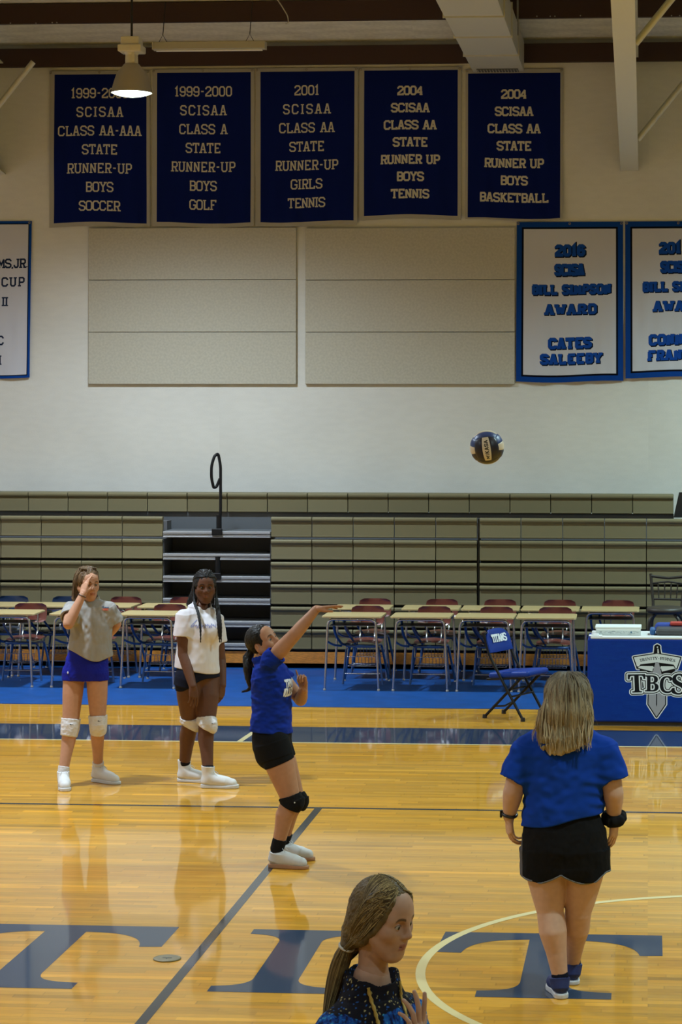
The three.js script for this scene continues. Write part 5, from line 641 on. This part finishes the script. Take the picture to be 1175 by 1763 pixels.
  const ringAt = (c, d, r, n = 20) => { d = nrm(d); const u = nrm(crs(d, [0, 0, 1])), v = crs(d, u); return [...Array(n).keys()].map((i) => add(add(c, u, Math.cos(i / n * 6.283) * r), v, Math.sin(i / n * 6.283) * r)); };
  const wt = part('wristwatch', sweep(ringAt(lerp(wrL, elL, .12), sub(elL, wrL), .0345), .0085, 8, true), M.black, o); part('watch_face', rbox(.012, .036, .034, .005).translate(...add(lerp(wrL, elL, .12), [-.041, 0, .0])), M.blackSteel, wt);
  { const n = 60, c = lerp(wrR, elR, .06), base = ringAt(c, sub(elR, wrR), .043, n), gs = []; for (let i = 0; i < n; i += 2) gs.push(ell(base[i], [.017 + .006 * Math.sin(i * 2.1), .024 + .008 * Math.sin(i * 1.7), .017 + .006 * Math.cos(i * 2.3)])); part('scrunchie', nets(union(gs, .008), .0042), fabric(lin(.008, .008, .009)), o, 'black gathered scrunchie on the wrist'); }
  const cap = ell(H.P(0, .036, -.022), [.092, .102, .112], H.A); let hf = union([cap, [loft([[J(979, 1195, .055), .105, .08], [J(977, 1225, .09), .128, .075], [J(973, 1252, .1), .138, .06], [J(972, 1272, .125), .120, .045], [J(977, 1287, .135), .095, .028]], [0, 0, -1]), .05]], .04); hf = mod(hf, (d, x, y, z) => d + .005 * n3(x * 36, y * 3.2, z * 14) + .0035 * n3(x * 80, y * 5, z * 30), .01);
  const top = J(0, 1160)[1], bot = J(0, 1290)[1]; const ombre = (t) => { const q = clamp(t, 0, 1); return q < .45 ? lerp([.085, .066, .05], [.22, .165, .095], q / .45) : lerp([.24, .175, .095], [.50, .40, .24], (q - .45) / .55); };
  const gs = [nets(hf, .0048, (x, y, z) => { const w = .75 + .35 * n3(x * 90, y * 5, z * 60); return ombre((top - y) / (top - bot) + .12 * n3(x * 14, y * 2, z * 9)).map((v) => v * w); })];
  const list = []; for (let i = 0; i < 1500; i++) { const a = rr(-1.75, 1.75), p = H.P(-Math.sin(a) * rr(.005, .05), .138, -.01 - rr(0, .05) * Math.cos(a)), d = [Math.sin(a), .1, Math.cos(a) * .9 + .15], w = rr(.55, 1.35), sft = rr(-.15, .15); list.push([p, d, rr(.30, .43), (t) => ombre(t * 1.05 + sft).map((v) => v * w)]); }
  gs.push(...strands(list, hf, { seg: 16, r: .0019, gap: .0015 })); 
  for (let i = 0; i < 70; i++) { const px = mix(938, 1018, i / 69) + rr(-2, 2), w = rr(.7, 1.3), y1 = 1272 + rr(6, 26) - Math.abs(px - 985) * .18, q = rr(0, .018), c = [J(px + rr(-3, 3), 1222 + rr(0, 24), .118 + q), J(px + rr(-3, 3), 1250, .137 + q), J(px + rr(-3, 3), 1266, .149 + q), J(px + rr(-4, 4), y1, .158 + q)]; gs.push(sweep(fillet(c, .03, 3), (t) => .0062 * Math.min(1, t * 4 + .2) * (1 - .9 * t), 5, false, (t) => ombre(.5 + t * .5).map((v) => v * w * .9))); }
  part('hair', gs, hairMat, o); }

// --- woman in a patterned blouse, cut off by the lower edge of the picture
{ const zb = -6.45, q0 = Z(640, 1700, zb), o = figure('woman in blue patterned blouse with a fair ponytail, holding up one hand', [q0[0], 0, zb]), J = o.J, skin = [.42, .245, .17], sf = skinFn(skin), f = nrm([.72, 0, .69]), rt = nrm([-.69, 0, .72]);
  const H = head(J(660, 1582, 0), [.86, -.18, .48], nrm([.06, 1, .06]), .92, skin, { ears: false, neckTo: J(641, 1690, -.02), brow: [.05, .03, .018], lips: [.27, .095, .085], iris: [.045, .04, .03], gaze: [.1, -.12, 0], lid: .0047 });
  const nb = J(640, 1695, -.02), cx = nb[0], ny = nb[1], T = (x, y, z) => [cx + rt[0] * x + f[0] * z, ny + y, nb[2] + rt[2] * x + f[2] * z];
  const shR = T(.128, -.105, -.01), shL = T(-.128, -.1, -.01), elR = T(.175, -.34, .02), elL = T(-.16, -.33, .06), wrR = J(712, 1815, .26), wrL = J(748, 1835, .12);
  const tor = loft([[T(0, -.62, 0), .15, .1], [T(0, -.5, 0), .15, .1], [T(0, -.36, 0), .12, .09], [T(0, -.22, 0), .125, .1], [T(0, -.1, 0), .115, .075], [T(0, -.03, 0), .07, .058], [T(0, .02, 0), .055, .052]], f), legs = [[tube([[T(.075, -.6, 0), .085], [T(.08, -.85, .02), .07], [T(.085, -1.0, .02), .055], [T(.085, -1.2, 0), .05], [T(.085, .06 - ny, 0), .036]]), .03], [tube([[T(-.075, -.6, 0), .085], [T(-.08, -.85, .02), .07], [T(-.085, -1.0, .02), .055], [T(-.085, -1.2, 0), .05], [T(-.085, .06 - ny, 0), .036]]), .03]], core = union([tor, ...legs], .012), body = union([tor, [arm(shR, elR, wrR, [.05, .048, .042, .04, .026]), .03], [arm(shL, elL, wrL, [.05, .048, .042, .04, .026]), .03], ...legs], .03);
  const h1 = hand(wrR, sub(J(722, 1745, .27), wrR), nrm([-.86, -.05, -.3]), -1, { arm: lerp(wrR, elR, .2), armR: .03, curl: [[.0, .1, .1], [.15, .22, .2], [.3, .4, .3], [.4, .5, .4]], size: .95, spread: .1, thumb: [.55, .85, .1] }), h2 = hand(wrL, [-.1, 1, .1], [-.6, 0, .5], 1, { arm: lerp(wrL, elL, .2), armR: .03, curl: [.5, .6, .7, .8], size: .9 });
  part('body', [nets(body, .01, sf), ...H.geo(.0023), nets(h1, .0026, sf), nets(h2, .004, sf)], skinMat, o);
  let bs = union([mod(tor, (d) => d - .008, .01), loft([[T(0, .0, -.005), .075, .07], [T(0, -.035, -.005), .095, .075], [T(0, -.08, 0), .132, .09], [T(0, -.17, .005), .145, .115], [T(0, -.3, .01), .145, .115], [T(0, -.45, .01), .16, .12], [T(0, -.6, .01), .175, .125]], f), [sleeve(shR, lerp(shR, elR, 1.02), .062, .078), .04], [sleeve(shL, lerp(shL, elL, 1.02), .062, .078), .04]], .04); bs = folds(bs, .005, 5, [8, 4, 8]); bs = hemCut(bs, () => ny - .6); bs = carve(bs, tube([[T(0, -.02, -.003), .056], [T(0, .05, .006), .078]]), .006);
  const lo = (x, y, z) => { const p = [x - cx, y - ny, z - nb[2]]; return [dot(p, rt), p[1], dot(p, f)]; };
  const pat = (x, y, z) => { const [a, b, d] = lo(x, y, z), e = .012 * n3(x * 22, y * 22, z * 22), yoke = b > -.062 + e || (a + e > .03 && a + e < .098) || (a + e < -.055 && a + e > -.095); const w = n3(x * 70, y * 16, z * 70) + .6 * n3(x * 150, y * 40, z * 150), fl = n3(x * 62 + 9, y * 62, z * 62); if (yoke) return fl > .78 ? [.40, .35, .17] : fl < -.8 ? [.02, .10, .38] : [.007, .007, .013]; return w > .8 ? [.05, .30, .50] : w > .1 ? [.010, .10, .40] : w > -.5 ? [.006, .04, .22] : [.006, .010, .05]; };
  part('blouse', nets(bs, .0036, pat), fabric(0xffffff, { vertexColors: true, roughness: .75 }), o);
  const tr = fabric(lin(.012, .012, .016)); part('trousers', nets(union([loft([[T(0, -.42, 0), .15, .105], [T(0, -.55, 0), .175, .12], [T(0, -.66, 0), .17, .115]], f), ...[-1, 1].map((s) => [loft([[T(s * .08, -.62, 0), .095], [T(s * .085, -.95, .02), .075], [T(s * .085, .09 - ny, 0), .06]], f, true), .03])], .03), .01), tr, o);
  for (const s of [-1, 1]) { const a = T(s * .085, .08 - ny, 0); shoe(o, 'shoe', add(a, f, -.06), add(a, f, .2), a, { upper: mat(lin(.02, .02, .022), .5), sole: mat(lin(.03, .03, .03), .6) }, { L: .24, high: .07 }, 'black flat shoe'); }
  const gold = mat(lin(.42, .29, .07), .4, { metalness: .35 }); const lany = (s, x0, x1) => { const pts = []; for (let i = 0; i <= 90; i++) { const t = i / 90; let p = T(mix(x0, x1, t) * s, mix(.012, -.5, t), .3); for (let k = 0; k < 70; k++) { const d = bs(...p) - .004; if (d < 4e-4) break; p = add(p, f, -d * .7); } pts.push(p); } return pts; };
  const ln = part('lanyard', sweep(lany(1, .06, .02), (t) => .0052 * (1 + .28 * Math.sin(t * 400)), 6), gold, o, 'beaded golden lanyard'); part('lanyard_strand', sweep(lany(-1, .055, .015), (t) => .0042 * (1 + .28 * Math.sin(t * 400)), 6), gold, ln);
  const cap = hairCap(H, 1.0, [.004, -.062, .104], [.072, .114, .076]), cc = H.P(0, .02, -.02), tie = J(597, 1630, -.01); let base = union([cap, [tube([[H.P(.0, .0, -.06), .056], [lerp(H.P(.01, -.035, -.1), tie, .45), .036], [tie, .019]]), .035], ...[-1, 1].map((q) => [tube([[H.P(q * .048, .082, .058), .007], [H.P(q * .058, .06, .054), .008], [H.P(q * .066, .03, .046), .0085], [H.P(q * .071, -.022, .018), .010], [H.P(q * .065, -.066, -.02), .013], [H.P(q * .04, -.085, -.06), .018]]), .012]), [ell(H.P(0, .0, -.034), [.084 * .92, .074 * .92, .07 * .92], H.A), .02], [ell(H.P(0, -.035, -.055), [.07 * .92, .055 * .92, .055 * .92], H.A), .025]], .03); base = mod(base, (d, x, y, z) => d + .0012 * n3(x * 90, y * 90, z * 90), .003);
  const tail = tube([[tie, .019], [J(590, 1648, -.02), .026], [J(580, 1680, -.03), .026], [J(571, 1715, -.02), .019], [J(563, 1742, 0), .01], [J(560, 1756, 0), .004]]); const hf = union([base, [tail, .008]], .008);
  const fair = (w) => lerp([.055, .034, .015], [.42, .31, .135], clamp(w, 0, 1)); const gs = [nets(hf, .003, (x, y, z) => { const w = .28 + .2 * n3(x * 30, y * 30, z * 30); return fair(w * .6); })];
  const part0 = H.P(.012, .13, .03); for (let i = 0; i < 1700; i++) { const side = i % 2 ? 1 : -1, u = rnd(); let d0; if (u < .62) { const t = rnd(); d0 = sub(H.P(side * .012 + side * t * .066, .128 - t * t * .085, mix(.074, .052, t) - (1 - t) * rr(0, .05)), cc); } else { const t = rr(-.05, .06); d0 = sub(H.P(side * .012 + rr(-.004, .004), .135, t), cc); } const mid = sub(H.P(side * .085, u < .62 ? mix(.085, -.07, Math.min(1, rnd() * 1.05)) : rr(.03, .085), -.025), cc), e = sub(tie, cc), p1 = capPath(hf, cc, d0, mid, 7, .001), p2 = capPath(hf, cc, mid, e, 7, .001), w = clamp(rnd() ** 2.2 * 1.1, 0, 1); const crv = new THREE.CatmullRomCurve3([...p1, ...p2.slice(1)].filter((_, k) => k % 2 === 0).map((p) => V(...p))).getSpacedPoints(22).map((p) => p.toArray()); gs.push(sweep(crv, .00115, 3, false, fair(w))); }
  for (let i = 0; i < 420; i++) { const a = rr(0, 6.28), r = rr(.7, 1.05), k = [.019, .026, .026, .02, .012, .006], c = [tie, J(590, 1648, -.02), J(580, 1680, -.03), J(571, 1715, -.02), J(564, 1742, 0), J(560 + rr(-4, 4), 1750 + rr(0, 14), 0)], pts = c.map((p, j) => add(p, [Math.cos(a) * k[j] * r, 0, Math.sin(a) * k[j] * r])); gs.push(sweep(new THREE.CatmullRomCurve3(pts.map((p) => V(...p))).getSpacedPoints(14).map((p) => p.toArray()), (t) => .0013 * (1 - .6 * t), 3, false, fair(rnd() ** 1.5 * .85))); }
  part('hair', gs, hairMat, o); const td = nrm(sub(J(590, 1648, -.02), tie)), tu = nrm(crs(td, [0, 0, 1])), tv = crs(td, tu); part('hair_tie', sweep([...Array(20).keys()].map((i) => add(add(tie, tu, Math.cos(i / 20 * 6.283) * .021), tv, Math.sin(i / 20 * 6.283) * .021)), .0042, 6, true), mat(lin(.55, .52, .48), .6), o);
  part('earring', new THREE.SphereGeometry(.0042, 10, 8).translate(...H.P(-.075, -.038, -.006)), mat(lin(.8, .78, .75), .2, { metalness: .7 }), o); }
renderer.render(scene, camera);
